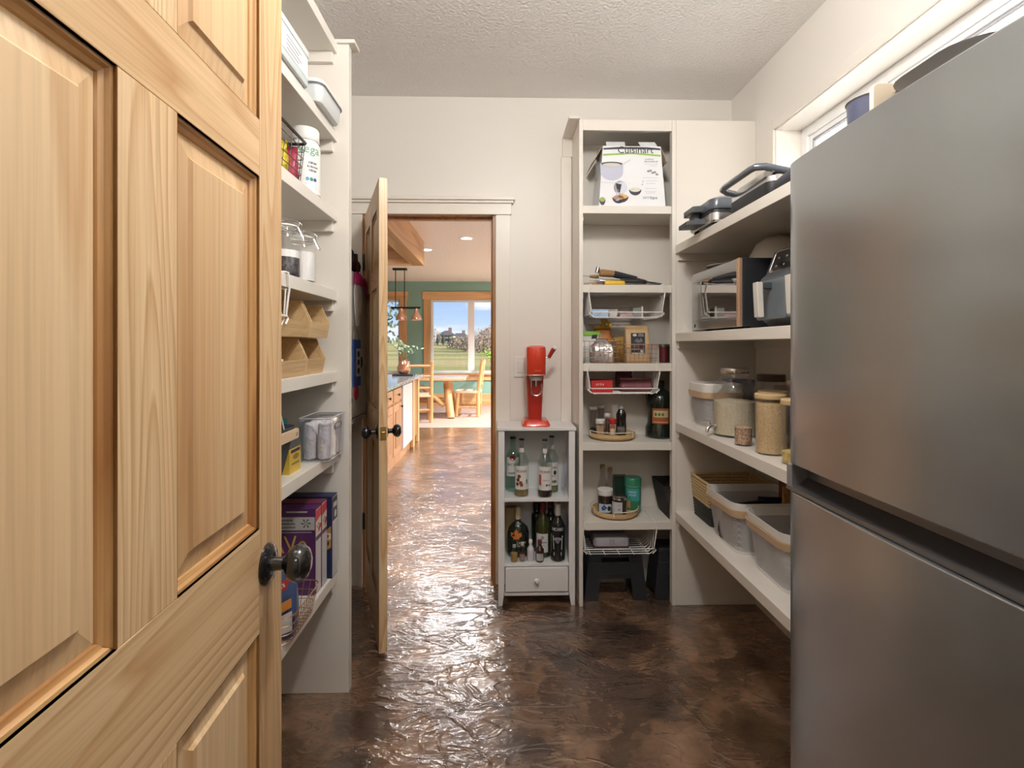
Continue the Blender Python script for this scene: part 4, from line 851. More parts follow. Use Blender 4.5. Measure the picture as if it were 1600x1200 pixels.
# ================================================================== NICHE BESIDE THE FAR DOOR
NX = -.735
nc = thing('wall_cabinet', 'white wall cabinet beside the open far door', 'cabinet', (0, 0, 0))
bx(XL, NX, 2.30, YB-.025, .955, 1.70).build('cabinet_body', WPLAS, nc, bev=.003)
bx(NX, NX+.012, 2.302, YB-.028, 1.325, 1.698).build('cabinet_door', WPLAS, nc, bev=.002); bx(NX, NX+.012, 2.302, YB-.028, .975, 1.318).build('cabinet_door', WPLAS, nc, bev=.002)
bx(XL, NX+.016, 2.295, YB-.022, .945, .962).build('bottom_rail', mat('cab_grey', (.52, .50, .47), .5), nc, bev=.002)
NF = NX+.012
bg_ = thing('carry_bag', 'dark red and black rolled bag on the white wall cabinet', 'bag', (-.80, 2.60, 1.70))
MB().tube([(0, -.25, .115), (0, -.12, .09), (0, .02, .065), (.0, .20, .055)], [.045, .06, .062, .05], 14).build('bag_body', mat('dark_red_plaid', (.075, .008, .014), .7, var=.8, vscale=60), bg_)
MB().tube([(0, -.03, .135), (.03, -.02, .15), (.06, 0, .10), (.062, .01, .05)], .008, 8).build('strap', BLACKM, bg_)
bx(-.03, .055, .10, .125, .0, .112).build('buckle_band', BLACKM, bg_, bev=.004)
mt = thing('oven_mitt', 'pink and white oven mitt hanging on the wall cabinet', 'mitt', (NF, 2.60, 1.43))
b = MB(); R = []
for z, wy, t_ in ((0, .02, .012), (.03, .05, .018), (.09, .075, .022), (.16, .08, .022), (.21, .06, .018), (.225, .05, .014)): R.append([(t_*.5+.0015+t_*.5*math.cos(a), wy*math.sin(a)*.9, z) for a in [2*PI*i/14 for i in range(14)]])
b.loft(R); b.build('mitt_body', mat('mitt_white', (.70, .71, .76), .9, var=.15, vscale=30), mt)
b = MB(); R = []
for z, wy, t_ in ((.205, .066, .026), (.235, .062, .026), (.262, .05, .02), (.268, .03, .01)): R.append([(t_*.5+.0015+t_*.5*math.cos(a), wy*math.sin(a), z) for a in [2*PI*i/14 for i in range(14)]])
b.loft(R).build('cuff', mat('mitt_pink', (.55, .02, .20), .85), mt)
MB().tube([(.012, .05, .245), (.012, .10, .235), (.02, .14, .21), (.014, .15, .17)], [.014, .014, .012, .009], 8).build('strap', MATS['mitt_pink'], mt)
bc = thing('tool_packet', 'blue packaged tool hanging on the wall cabinet', 'packet', (NF, 2.60, 1.125))
bx(.001, .008, -.065, .065, 0, .235).build('card', mat('tool_blue', (.03, .12, .52), .4), bc, bev=.002)
fb = flat((.0085, 0, 0), (0, 1, 0), (0, 0, 1), .0006); patch(bc, rectp(-.025, .06, .05, .19), fb, mat('tool_white', (.72, .74, .78), .4))
for k in range(3): patch(bc, ell(.016, .078+.042*k, .022, .016), flat((.0085, 0, 0), (0, 1, 0), (0, 0, 1), .0012), INK)
MB().tube([(.004, -.03, .235), (.006, -.02, .27), (.006, .0, .285), (.006, .02, .27), (.004, .03, .235)], .002, 5).build('hanger_loop', INKG, bc)
for nm, lb, px, py, rr, m_, sy in (('fridge_magnet', 'round pink magnet low on the wall cabinet', 557.5, 614, .036, mat('magnet_pink', (.62, .03, .12), .4), 1), ('fridge_magnet', 'dark oval magnet on the wall cabinet', 564.5, 566, .030, BLACKM, .8), ('fridge_magnet', 'small grey printed magnet low on the wall cabinet', 549, 627, .018, INKG, 1)):
    yy = -NF*800/(780-px)*1.0; zz = CAM_Z-(py-540)/800*yy*.99
    o = MB().lathe([(0, 0), (rr, 0), (rr, .004), (rr-.002, .006), (0, .006)], 20, cap=False, sy=sy).xf(Matrix.Rotation(PI/2, 4, 'Y')).build(nm, m_, loc=(NF+.0003, yy, zz)); tag(o, lb, 'magnet')
# ================================================================== MIDDLE COLUMN
def mX(px, Y=2.62): return X(px, Y)
# M1: opened appliance carton with print
aw, ad_, ah = .345, .20, .315; ax = (mX(933)+mX(1043))/2
ac = thing('appliance_carton', 'white open-flapped cookware carton on the highest column shelf', 'box', (ax, 2.62+ad_/2, M1))
CARD = mat('carton_white', (.80, .82, .86), .28); CARDB = mat('carton_brown', (.46, .36, .25), .8)
hw = aw/2
body = MB(); tp = .022
R0 = [(-hw, -ad_/2), (hw, -ad_/2), (hw, ad_/2), (-hw, ad_/2)]; R1_ = [(-hw+tp, -ad_/2+.012), (hw-tp, -ad_/2+.012), (hw-tp, ad_/2-.004), (-hw+tp, ad_/2-.004)]
t = .003; ins = lambda R: [(x-t*(1 if x > 0 else -1), y-t*(1 if y > 0 else -1)) for x, y in R]
body.loft([ring3(R0, 0), ring3(R1_, ah), ring3(ins(R1_), ah), ring3(ins(R0), t)]); body.build('carton_body', CARD, ac, smooth=False)
def flap(p0, p1, d, m=CARD):
    p0, p1, d = Vector(p0), Vector(p1), Vector(d); nn = (p1-p0).cross(d).normalized()*.0025
    b = MB(); q = [p0, p1, p1+d, p0+d]; b.loft([q, [v+nn for v in q]]); return b.build('flap', m, ac, smooth=False)
yf = -ad_/2+.012; xt = hw-tp
flap((-xt+.018, yf, ah), (-.035, yf, ah), (.004, .025, .030)); flap((.045, yf, ah), (xt-.018, yf, ah), (-.006, .025, .030))
flap((-xt, yf, ah), (-xt, ad_/2-.004, ah), (-.052, .0, -.085), CARDB); flap((xt, yf, ah), (xt, ad_/2-.004, ah), (.035, 0, -.08), CARDB)
flap((-xt, ad_/2-.006, ah), (xt, ad_/2-.006, ah), (0, -.05, .035), CARDB)
u = Vector((0, .012, ah)).normalized(); FO = (0, -ad_/2, 0)
def ff(k): return flat(FO, (1, 0, 0), u, .0006*k)
GREEN = mat('print_lime', (.30, .52, .10), .35); LAV = mat('print_lavender', (.52, .54, .68), .35); LAV2 = mat('print_lavender_light', (.66, .68, .78), .35)
patch(ac, [(-.148, .296), (-.08, .299), (0, .301), (.08, .3), (.148, .296), (.148, .306), (.08, .311), (0, .312), (-.08, .310), (-.148, .305)], ff(1), mat('print_charcoal', (.06, .06, .075), .35))
letter(ac, 'Cuisinart', .185, ff(3), INK, .02, .296, .036)
patch(ac, [(-.150, .264), (0, .274), (0, .282), (-.149, .274)], ff(1), GREEN); patch(ac, [(0, .274), (.150, .262), (.149, .272), (0, .282)], ff(1), GREEN)
patch(ac, ell(-.105, .178, .058, .042, 22, PI, 2*PI)+ell(-.105, .222, .060, .012, 12, 0, PI), ff(1), LAV); patch(ac, ell(-.105, .222, .056, .011), ff(2), mat('print_pot_rim', (.10, .10, .12), .3)); patch(ac, ell(-.105, .217, .046, .009), ff(3), mat('print_food', (.62, .60, .52), .4))
patch(ac, [(-.052, .222), (-.01, .247), (-.006, .241), (-.05, .213)], ff(2), LAV2); patch(ac, rectp(-.165, -.05, .1235, .127), ff(2), LAV2)
patch(ac, ell(-.062, .098, .034, .036), ff(1), INKG); patch(ac, ell(-.055, .098, .030, .032), ff(2), LAV2); patch(ac, [(-.085, .12), (-.055, .115), (-.065, .07), (-.08, .075)], ff(3), INK); patch(ac, rectp(-.085, -.07, .03, .09), ff(3), LAV)
for cx_, cy_, fc in ((.015, .088, (.66, .66, .58)), (-.072, .046, (.55, .27, .08)), (-.052, .052, (.68, .40, .15)), (-.155, .036, (.28, .40, .10))):
    w_ = .028 if cx_ > -.15 else .014
    patch(ac, ell(cx_, cy_, w_*1.15, .030, 16, PI, 2*PI), ff(2), mat('print_bowl', (.05, .05, .07), .3)); patch(ac, ell(cx_, cy_, w_*1.0, .012), ff(3), mat('food_%.2f' % fc[0], fc, .4, var=.3, vscale=150))
letter(ac, '~8', .045, ff(1), INKG, .09, .248, .007); letter(ac, '~11', .07, ff(1), INKG, .10, .236, .008)
for k, (a_, c_, y_) in enumerate([(.065, .135, .222), (.09, .13, .212), (.055, .13, .150), (.07, .13, .134), (.07, .12, .12), (.065, .125, .094), (.065, .125, .078), (.07, .12, .07)]): patch(ac, rectp(a_, c_, y_, y_+.0022), ff(1), mat('print_text_grey', (.55, .56, .60), .5))
for k in range(5): patch(ac, ell(.085+.011*k, .185-.004*k+.007*(k % 2), .008, .006, 10), ff(1), INKG)
letter(ac, 'sans', .034, ff(1), INKG, .072, .047, .012); letter(ac, 'bpa', .036, ff(1), INK, .112, .045, .021)
letter(ac, '2', .006, ff(1), INK, .056, .132, .009); letter(ac, '4', .006, ff(1), INK, .052, .116, .009)
# M2: kitchen tools lying in a heap
TY = 2.70
def tool(name, label, m_h, m_b, p0, p1, p2, rh, rb, flatb=True):
    """handle from p0 to p1, blade/shaft from p1 to p2"""
    o = thing(name, label, 'utensil', (0, 0, 0), 0, 'kitchen tools heaped on the column shelf'); p0, p1, p2 = Vector(p0), Vector(p1), Vector(p2)
    rh *= 1.35; rb *= 1.25
    MB().tube([p0, p0+(p1-p0)*.1, p0+(p1-p0)*.9, p1], [rh*.7, rh, rh*.9, rh*.75], 10).build('handle', m_h, o)
    if flatb:
        d = (p2-p1).normalized(); a = Vector((0, 0, 1)).cross(d).normalized()*rb; up = Vector((0, 0, .0012)); b = MB()
        b.loft([[p1-a*.6-up, p1+a*.6-up, p1+a*.6+up, p1-a*.6+up], [p1+(p2-p1)*.5-a-up, p1+(p2-p1)*.5+a-up, p1+(p2-p1)*.5+a+up, p1+(p2-p1)*.5-a+up], [p2-a*.8-up, p2+a*.8-up, p2+a*.8+up, p2-a*.8+up]]); b.build('blade', m_b, o)
    else: MB().tube([p1, p2], [rb, rb*.8], 8).build('shaft', m_b, o)
    return o
SILV = mat('tool_steel', (.55, .55, .56), .25, 1.); WOODT = wood('tool_wood', (.52, .32, .14), (.36, .20, .08), 'x', k=4, across=20); YEL = mat('yellow_handle', (.75, .48, .02), .35)
z = M2
tool('paring_knife', 'yellow-handled knife lying along the front of the tool heap', YEL, SILV, (mX(946), 2.635, z+.012), (mX(977), 2.64, z+.011), (mX(1022), 2.66, z+.006), .0115, .011)
tool('ladle', 'steel ladle with bright curved bowl in the tool heap', SILV, SILV, (mX(968), 2.66, z+.006), (mX(1010), 2.655, z+.007), (mX(1034), 2.66, z+.014), .005, .018)
tool('spatula', 'black-handled spatula across the tool heap', BLACKP, SILV, (mX(1016), 2.70, z+.026), (mX(980), 2.70, z+.030), (mX(932), 2.69, z+.036), .010, .018)
tool('tongs', 'silver tongs in the tool heap', SILV, SILV, (mX(922), 2.73, z+.014), (mX(955), 2.72, z+.016), (mX(990), 2.72, z+.016), .008, .010)
tool('grater', 'wood-handled rasp grater with black sleeve on top of the heap', WOODT, BLACKP, (mX(944), 2.75, z+.082), (mX(968), 2.75, z+.075), (mX(1005), 2.75, z+.048), .0155, .0155, False)
tool('whisk', 'thin-tipped wooden tool poking left from the heap', WOODT, SILV, (mX(945), 2.78, z+.063), (mX(930), 2.78, z+.066), (mX(917), 2.78, z+.070), .007, .0018, False)
tool('rolling_pin', 'small wooden handle at the right of the heap', WOODT, WOODT, (mX(1006), 2.77, z+.046), (mX(1024), 2.77, z+.030), (mX(1030), 2.77, z+.022), .011, .009, False)
tool('peeler', 'black peeler at the right end of the heap', BLACKP, BLACKP, (mX(1018), 2.73, z+.022), (mX(1036), 2.73, z+.016), (mX(1046), 2.73, z+.012), .010, .010, False)
tool('scissors', 'dark-handled scissors under the heap', BLACKP, SILV, (mX(1008), 2.68, z+.012), (mX(985), 2.68, z+.012), (mX(935), 2.68, z+.012), .009, .009)
tool('bamboo_skewer_bundle', 'pale wooden tongs lying on the shelf under the heap', WOODT, WOODT, (mX(914), 2.65, z+.007), (mX(935), 2.65, z+.007), (mX(944), 2.65, z+.007), .006, .007)
tool('pizza_cutter', 'dark thick-handled cutter across the middle of the heap', BLACKP, SILV, (mX(1012), 2.74, z+.034), (mX(978), 2.735, z+.040), (mX(938), 2.73, z+.044), .012, .014)
tool('basting_brush', 'wooden brush with grey bristles low in the heap', WOODT, MGREY, (mX(1030), 2.79, z+.014), (mX(990), 2.79, z+.016), (mX(958), 2.79, z+.018), .010, .015)
tool('serving_fork', 'bright steel serving fork at the left of the heap', SILV, SILV, (mX(965), 2.665, z+.022), (mX(940), 2.67, z+.030), (mX(924), 2.68, z+.036), .006, .010)
o = MB().lathe([(0, 0), (.011, 0), (.011, .03), (.006, .032), (0, .032)], 16, cap=False).build('steel_capsule', SILV, loc=(mX(940), 2.748, z+.082)); o.rotation_euler = (0, .25, 0); tag(o, 'small steel cap standing on the tool heap', 'utensil')
# hanging baskets
def hb(label, pxa, pxb, pyb, zs):
    xa, xb = mX(pxa, 2.6), mX(pxb, 2.6); drop = zs-Z(980, pyb, 2.61)
    hanging_basket(label, ((xa+xb)/2, MY0+.005, zs), xb-xa, .23, drop); return (xa+xb)/2, zs-drop+.006
hx, hz_ = hb('white wire basket hung under the tool shelf', 920, 1039, 497, M2)
o = carton('small_box', 'pale blue small box in the basket under the tool shelf', 'box', (mX(940), 2.70, hz_), .085, .09, .042, mat('pale_blue_card', (.42, .58, .80), .4)); patch(o, [(-.02, .01), (.01, .03), (.013, .028), (-.017, .008)], flat((0, -.045, 0), (1, 0, 0), (0, 0, 1), .0006), INKG)
o = pouch('seed_packet', 'clear and white packet in the basket under the tool shelf', 'packet', (mX(963), 2.70, hz_), .05, .035, .045, mat('clear_packet', (.62, .58, .56), .3, var=.2, vscale=60), seed=8)
o = pouch('tissue_packet', 'pink tinted packet in the basket under the tool shelf', 'packet', (mX(985), 2.71, hz_), .08, .05, .03, mat('pink_packet', (.50, .36, .36), .35, var=.2, vscale=50), seed=9)
o = thing('filter_tray', 'grey perforated tray standing in the basket under the tool shelf', 'tray', (mX(1003), 2.72, hz_)); bx(-.028, .028, -.03, .03, 0, .052).build('tray_body', mat('grey_tray', (.30, .31, .31), .4), o, bev=.002); bx(.017, .024, -.034, -.03, 0, .062).build('white_clip', WPLAS, o)
hx, hz_ = hb('white wire basket hung under the coffee shelf', 918, 1031, 616, M3)
o = carton('candle_box', 'red box in the basket under the coffee shelf', 'box', (mX(942), 2.70, hz_), .11, .12, .062, REDC); letter(o, '~4', .045, flat((0, -.06, 0), (1, 0, 0), (0, 0, 1), .0008), mat('print_pale_red', (.75, .45, .42), .4), -.01, .043, .012)
o = pouch('dried_fruit_bag', 'long dark pink bag slumped in the basket under the coffee shelf', 'bag', (mX(1000), 2.71, hz_), .17, .08, .07, mat('dark_pink_bag', (.20, .07, .09), .35, var=.4, vscale=30), seed=12, rz=-.1)
o = pouch('dried_fruit_bag', 'small maroon bag leaning over the dark pink one', 'bag', (mX(985), 2.76, hz_+.02), .09, .05, .095, mat('maroon_bag', (.13, .04, .06), .4, var=.3, vscale=30), seed=13)
hx, hz_ = hb('white wire basket hung under the lowest column shelf', 911, 1026, 866, M5)
o = thing('storage_case', 'grey clamshell case in the lowest hanging basket', 'case', (mX(958), 2.72, hz_))
MB().loft([ring3(rrect(.17, .13, .02), 0), ring3(rrect(.185, .145, .02), .01), ring3(rrect(.185, .145, .02), .026)]).build('case_base', mat('case_brown', (.12, .06, .055), .5), o)
MB().loft([ring3(rrect(.187, .147, .02), .022), ring3(rrect(.187, .147, .02), .058), ring3(rrect(.175, .135, .02), .066)]).build('case_lid', mat('case_grey', (.36, .35, .40), .5), o)
fc = flat((0, -.0735, 0), (1, 0, 0), (0, 0, 1), .0008); patch(o, rectp(-.013, .013, .030, .056), fc, INKG); patch(o, rectp(-.009, .009, .034, .052), flat((0, -.0735, 0), (1, 0, 0), (0, 0, 1), .0014), MATS['case_grey']); patch(o, rectp(.05, .075, .034, .036), fc, INKG); patch(o, rectp(.05, .07, .044, .046), fc, INKG)
# M3: wire baskets with bags
wire_tray('wire_basket', 'copper wire basket of bags at the left of the coffee shelf', ((mX(910)+mX(971))/2, 2.725, M3), mX(971)-mX(910)+.0, .20, .115, COPPER, nx=8, ny=6, nz=4, flare=.006, rad=.012)
WB = (mX(975)+mX(1031))/2
wire_tray('wire_basket', 'copper wire basket holding the kraft coffee bag', (WB, 2.71, M3), mX(1031)-mX(975), .15, .098, COPPER, nx=8, ny=5, nz=4, flare=.006, rad=.012)
pb = pouch('frozen_snack_bag', 'white bag with a lime green top in the left copper basket', 'bag', (mX(926), 2.72, M3+.003), .112, .075, .165, mat('bag_white_green', (.62, .64, .62), .35, var=.15, vscale=20), seed=21, seal=mat('lime_strip', (.30, .58, .10), .35))
fp = flat((0, -.022, 0), (1, 0, 0), (0, .15, 1), .002)
patch(pb, [(.008, .124), (.038, .127), (.04, .147), (.012, .145)], flat((0, -.012, 0), (1, 0, 0), (0, 0, 1), .006), INK); patch(pb, rectp(-.055, .055, .142, .15), flat((0, -.010, 0), (1, 0, 0), (0, 0, 1), .004), MATS['lime_strip'])
pouch('silver_bag', 'crinkled silver and lavender bag in the left copper basket', 'bag', (mX(944), 2.678, M3+.003), .125, .06, .125, mat('silver_foil', (.52, .50, .50), .22, .5, var=.4, vscale=18, bump=.8, bscale=30), seed=22, crinkle=.007, topw=.5)
pouch('orange_bag', 'open orange foil bag with curled yellow top behind the silver bag', 'bag', (mX(951), 2.78, M3+.003), .10, .06, .20, mat('orange_foil', (.52, .18, .02), .3, var=.5, vscale=18), seed=23, crinkle=.006, topw=.85, seal=mat('yellow_foil', (.74, .46, .03), .3))
o = MB().tube([(mX(950), 2.77, M3+.19), (mX(953), 2.765, M3+.215), (mX(949), 2.76, M3+.232), (mX(955), 2.755, M3+.24), (mX(957), 2.75, M3+.22), (mX(963), 2.745, M3+.205), (mX(961), 2.74, M3+.19)], [.010, .013, .010, .012, .009, .010, .006], 8).build('ribbon', MATS['yellow_foil']); tag(o, 'curled yellow foil ribbon on top of the orange bag', 'ribbon')
pouch('rice_bag', 'mustard paper bag standing behind the kraft bag', 'bag', (mX(972, 2.78), 2.80, M3+.003), .09, .07, .14, mat('mustard_bag', (.45, .27, .05), .5, var=.3, vscale=25), seed=24)
kb = thing('coffee_bag', 'kraft paper coffee bag with a dark label on the column shelf', 'bag', ((mX(982)+mX(1019))/2, 2.70, M3+.003))
kw = mX(1019)-mX(982); R = []
for zz, a_, d_ in ((0, 1, .07), (.01, 1, .075), (.10, 1.0, .07), (.165, 1.0, .035), (.185, 1, .006), (.196, .99, .005)): R.append(ring3(rrect(kw*a_, d_, min(.006, d_*.4), 3, 0, .0), zz))
MB().loft(R).build('bag', KRAFT, kb, angle=60)
fk = flat((0, -.0385, 0), (1, 0, 0), (0, .04, 1), .0015); lw = kw*.30
patch(kb, rectp(-lw, lw, .042, .155), fk, mat('label_charcoal', (.030, .032, .040), .45), 'printed_label'); fk2 = flat((0, -.0385, 0), (1, 0, 0), (0, .04, 1), .0021); fk3 = flat((0, -.0385, 0), (1, 0, 0), (0, .04, 1), .0027)
LW_ = mat('label_light', (.62, .60, .58), .5); LG_ = mat('label_mid', (.16, .17, .19), .5)
patch(kb, ell(-.017, .144, .011, .007), fk2, LW_); patch(kb, rectp(-lw+.004, lw-.004, .043, .052), fk2, LW_); patch(kb, rectp(.012, .030, .054, .066), fk2, LW_)
letter(kb, '~5', .026, fk2, LW_, .016, .148, .005); letter(kb, '~6', .03, fk2, LW_, .016, .140, .005); patch(kb, [(-.02, .112), (-.005, .128), (.006, .118), (.016, .130), (.026, .110), (.0, .102)], fk2, LG_)
for k in range(4): patch(kb, rectp(-lw+.005, .005-.004*(k % 2), .066+.007*k, .069+.007*k), fk2, LG_)
for i, (px, lb, m_) in enumerate([(1036.5, 'small dark red jar in the corner of the coffee shelf', mat('dark_red_glass', (.10, .015, .02), .2)), (1045, 'small dark jar with silver lid against the column side', mat('dark_brown_glass', (.03, .02, .02), .2))]):
    lidjar('spice_jar', lb, (mX(px, 2.72), 2.72+.035*i, M3), .022, .10, .016, STEELH, 0, None, m_)
lidjar('candy_jar', 'small pale jar between the copper baskets', (mX(977.5, 2.80), 2.72, M3+.003), .0165, .085, .012, WPLAS, .06, mat('pale_cream', (.58, .50, .40), .6))
# M4: turntable with spices, big dark jug
def turntable(label, cx, cy, zt, r, rail_gap):
    o = thing('turntable', label, 'turntable', (cx, cy, zt))
    MB().lathe([(0, 0), (r*.6, 0), (r*.6, .006), (0, .006)], 28, cap=False).build('base', DGREY, o)
    MB().lathe([(0, .006), (r*.90, .006), (r, .018), (r, .034), (r-.006, .034), (r-.010, .022), (0, .022)], 48, cap=False).build('tray', BAMB, o)
    for a0, a1 in rail_gap:
        A = [a0+(a1-a0)*i/18 for i in range(19)]; rr = r+.0035
        pts = [(rr*math.cos(A[0]), rr*math.sin(A[0]), .018), (rr*math.cos(A[0]), rr*math.sin(A[0]), .042)]+[(rr*math.cos(a), rr*math.sin(a), .047) for a in A]+[(rr*math.cos(A[-1]), rr*math.sin(A[-1]), .042), (rr*math.cos(A[-1]), rr*math.sin(A[-1]), .018)]
        MB().tube(pts, .0022, 6).build('rail', mat('cream_wire', (.78, .72, .58), .35), o)
    return zt+.022
TX = mX(956.5, 2.73); TR = .122
z4 = turntable('bamboo turntable of spices on the middle column shelf', TX, 2.735, M4, TR, [(PI*1.08, PI*1.75), (-.15, .9)])
def on(px, Y): return mX(px, Y)
GJ = glass('smoky_glass', (.90, .89, .90), .05)
lidjar('spice_jar', 'tall empty glass jar with grey-white lid at the back left of the turntable', (on(926, 2.78), 2.77, z4), .020, .145, .017, GWHITE, .03, mat('pepper', (.05, .045, .045), .7), GJ)
lidjar('spice_jar', 'tall empty glass jar with grey-white lid second from the left', (on(938.5, 2.81), 2.805, z4), .020, .15, .017, GWHITE, .025, MATS['pepper'], GJ)
tp_ = lidjar('toothpick_jar', 'jar of wooden toothpicks with white lid on the turntable', (on(938, 2.69), 2.69, z4), .023, .087, .022, WPLAS, 0, None)
b = MB(); rnd = random.Random(3)
for i in range(60):
    a = rnd.uniform(0, 2*PI); rr = .0175*math.sqrt(rnd.random()); b.tube([(rr*math.cos(a), rr*math.sin(a), .006), (rr*math.cos(a)+rnd.uniform(-.001, .001), rr*math.sin(a), .058)], .0013, 4)
s_ = b.build('toothpicks', mat('toothpick_wood', (.68, .50, .30), .6), tp_); s_['kind'] = 'stuff'
lidjar('spice_jar', 'narrow spice jar with white cap beside the toothpicks', (on(949.5, 2.72), 2.725, z4), .0145, .112, .016, WPLAS, .085, mat('paprika', (.12, .05, .04), .8))
sj = lidjar('spice_jar', 'squat spice jar with red shaker top on the turntable', (on(957, 2.675), 2.675, z4), .0165, .092, .028, mat('clear_red', (.55, .03, .03), .25), .055, mat('orange_spice', (.42, .16, .05), .8)); band(sj, wrap((0, 0, 0), .0165, -.2), -.012, .012, .008, .04, mat('label_cream', (.66, .55, .40), .5))
bb = bottle('sauce_bottle', 'dark brown bottle with grey cap on the turntable', (on(970.5, 2.70), 2.70, z4), .027, .158, mat('dark_bottle', (.012, .010, .010), .15, coat=.5), INKG, cap_h=.018, neck_r=.013, prof=[(0, 0), (.024, 0), (.027, .004), (.027, .062), (.0255, .066), (.0255, .095), (.027, .10), (.026, .112), (.019, .128), (.0125, .138), (.0125, .15)]); fw = wrap((0, 0, 0), .027, -.25); band(bb, fw, -.022, .022, .012, .05, mat('label_dim', (.11, .09, .09), .5)); letter(bb, '~7', .034, wrap((0, 0, 0), .027, -.25, .0014), INKG, 0, .04, .007)
for k in range(3): patch(bb, rectp(-.016, .016, .018+.006*k, .020+.006*k), wrap((0, 0, 0), .027, -.25, .0014), INKG)
JX = .873; jg = thing('jug_bottle', 'large dark handled bottle with an orange label on the column shelf', 'bottle', (JX, 2.765, M4))
MB().lathe([(0, 0), (.068, 0), (.076, .008), (.076, .055), (.066, .078), (.0622, .15), (.072, .178), (.072, .215), (.054, .245), (.022, .262), (.02, .285)], 28, cap=False).build('bottle_body', mat('black_green_glass', (.010, .016, .012), .12, coat=.6), jg)
MB().lathe([(0, .275), (.024, .275), (.024, .303), (.021, .306), (0, .306)], 18, cap=False).build('cap', BLACKM, jg)
MB().tube([(-.02, 0, .262), (-.055, 0, .262), (-.068, 0, .235), (-.064, 0, .20)], .009, 8).build('handle', MATS['black_green_glass'], jg)
fj = wrap((0, 0, 0), .0668, -.38, .001); band(jg, fj, -.036, .055, .080, .162, mat('label_orange', (.34, .09, .03), .5)); fj2 = wrap((0, 0, 0), .0668, -.38, .0018); band(jg, fj2, -.028, .05, .115, .150, mat('label_straw', (.50, .46, .24), .5), 'print'); band(jg, fj2, -.028, .05, .086, .092, mat('label_peach', (.62, .32, .20), .5), 'print'); patch(jg, rectp(-.008, .03, .150, .155), fj2, INK)
for k in range(3): patch(jg, ell(-.015+.018*k, .13, .007, .009, 10), wrap((0, 0, 0), .0668, -.38, .0026), mat('olive_print', (.10, .12, .04), .5))
# M5: turntable with jars, dark basket
TX5 = mX(962.5, 2.70)
z5 = turntable('bamboo turntable of jars on the lowest column shelf', TX5, 2.735, M5, TR, [(PI*1.42, PI*1.98), (PI*.75, PI*1.12)])
nj = lidjar('spread_jar', 'brown spread jar with white lid and blue label on the lower turntable', (on(945.5, 2.69), 2.69, z5), .040, .128, .030, WPLAS, .09, mat('chocolate', (.035, .016, .010), .35), shoulder=.012, neck=.034, lid_r=.041); fw = wrap((0, 0, 0), .040, -.22); band(nj, fw, -.035, .036, .012, .056, mat('label_paleblue', (.50, .58, .68), .45))
for k in range(5): patch(nj, ell(-.012+.008*(k % 3), .03+.008*(k//2), .006, .006, 10), wrap((0, 0, 0), .040, -.22, .0016), mat('print_blue', (.03, .08, .28), .5))
patch(nj, ell(.022, .034, .010, .013), wrap((0, 0, 0), .040, -.22, .0016), INK)
pj = lidjar('preserve_jar', 'dark preserve jar with silver lid and white label on the lower turntable', (on(968, 2.645), 2.657, z5), .041, .105, .020, STEELH, .078, mat('dark_jam', (.05, .02, .02), .4), lid_r=.043); fw = wrap((0, 0, 0), .041, -.35); band(pj, fw, -.035, .022, .006, .076, mat('label_greywhite', (.52, .52, .56), .5)); fw2 = wrap((0, 0, 0), .041, -.35, .0016)
letter(pj, '~3', .018, fw2, INKG, .004, .06, .007); patch(pj, rectp(0, .012, .034, .044), fw2, INKG); letter(pj, '~4', .02, fw2, INKG, .006, .016, .006)
gc = thing('canister', 'green round canister with teal label on the lower turntable', 'canister', (on(989, 2.76), 2.762, z5))
MB().lathe([(0, 0), (.042, 0), (.043, .002), (.043, .125), (.045, .127), (.045, .165), (.042, .169), (0, .17)], 30, cap=False).build('canister_body', mat('green_plastic', (.035, .22, .12), .3), gc); fw = wrap((0, 0, 0), .043, -.3); band(gc, fw, -.04, .045, .05, .115, mat('label_teal', (.05, .34, .32), .35)); band(gc, fw, -.04, -.01, .012, .05, mat('label_tan', (.45, .26, .09), .5)); fw2 = wrap((0, 0, 0), .043, -.3, .0016); letter(gc, '~5', .045, fw2, MATS['label_paleblue'], .0, .098, .010); letter(gc, '~6', .04, fw2, MATS['label_paleblue'], .0, .082, .010); patch(gc, rectp(-.018, .02, .06, .068), fw2, mat('dark_teal', (.02, .14, .14), .4)); MB().tube([(.0455*math.cos(2*PI*i/24), .0455*math.sin(2*PI*i/24), .127) for i in range(24)], .001, 5, True).build('lid_seam', mat('green_seam', (.3, .55, .4), .4), gc)
carton('tin_box', 'dark green square tin behind the canister', 'tin', (on(969, 2.81), 2.812, z5), .07, .05, .165, mat('dark_green_tin', (.012, .035, .022), .3))
bottle('oil_bottle', 'tall clear glass bottle at the back of the lower turntable', (on(940, 2.80), 2.775, z5), .027, .235, GJ, mat('brown_cork', (.30, .20, .10), .7), cap_h=.025, neck_r=.012, sh=.5, nk=.72)
bottle('oil_bottle', 'second clear glass bottle at the back of the lower turntable', (on(952, 2.83), 2.81, z5), .024, .21, GJ, MATS['brown_cork'], cap_h=.02, neck_r=.011, sh=.55, nk=.75)
db = thing('fabric_basket', 'dark woven basket with leather strap at the right of the lowest column shelf', 'basket', (.965, 2.735, M5))
MB().loft([ring3(rrect(.16, .19, .01), 0), ring3(rrect(.23, .225, .012), .175), ring3(rrect(.222, .217, .010), .175), ring3(rrect(.152, .182, .008), .006)]).build('basket_body', mat('dark_weave', (.028, .024, .024), .8, bump=.8, bscale=130), db)
MB().tube([(-.08, -.115, .16), (-.05, -.118, .128), (-.01, -.118, .108), (.05, -.118, .10)], .009, 8).build('strap', mat('tan_leather', (.30, .16, .10), .6), db)
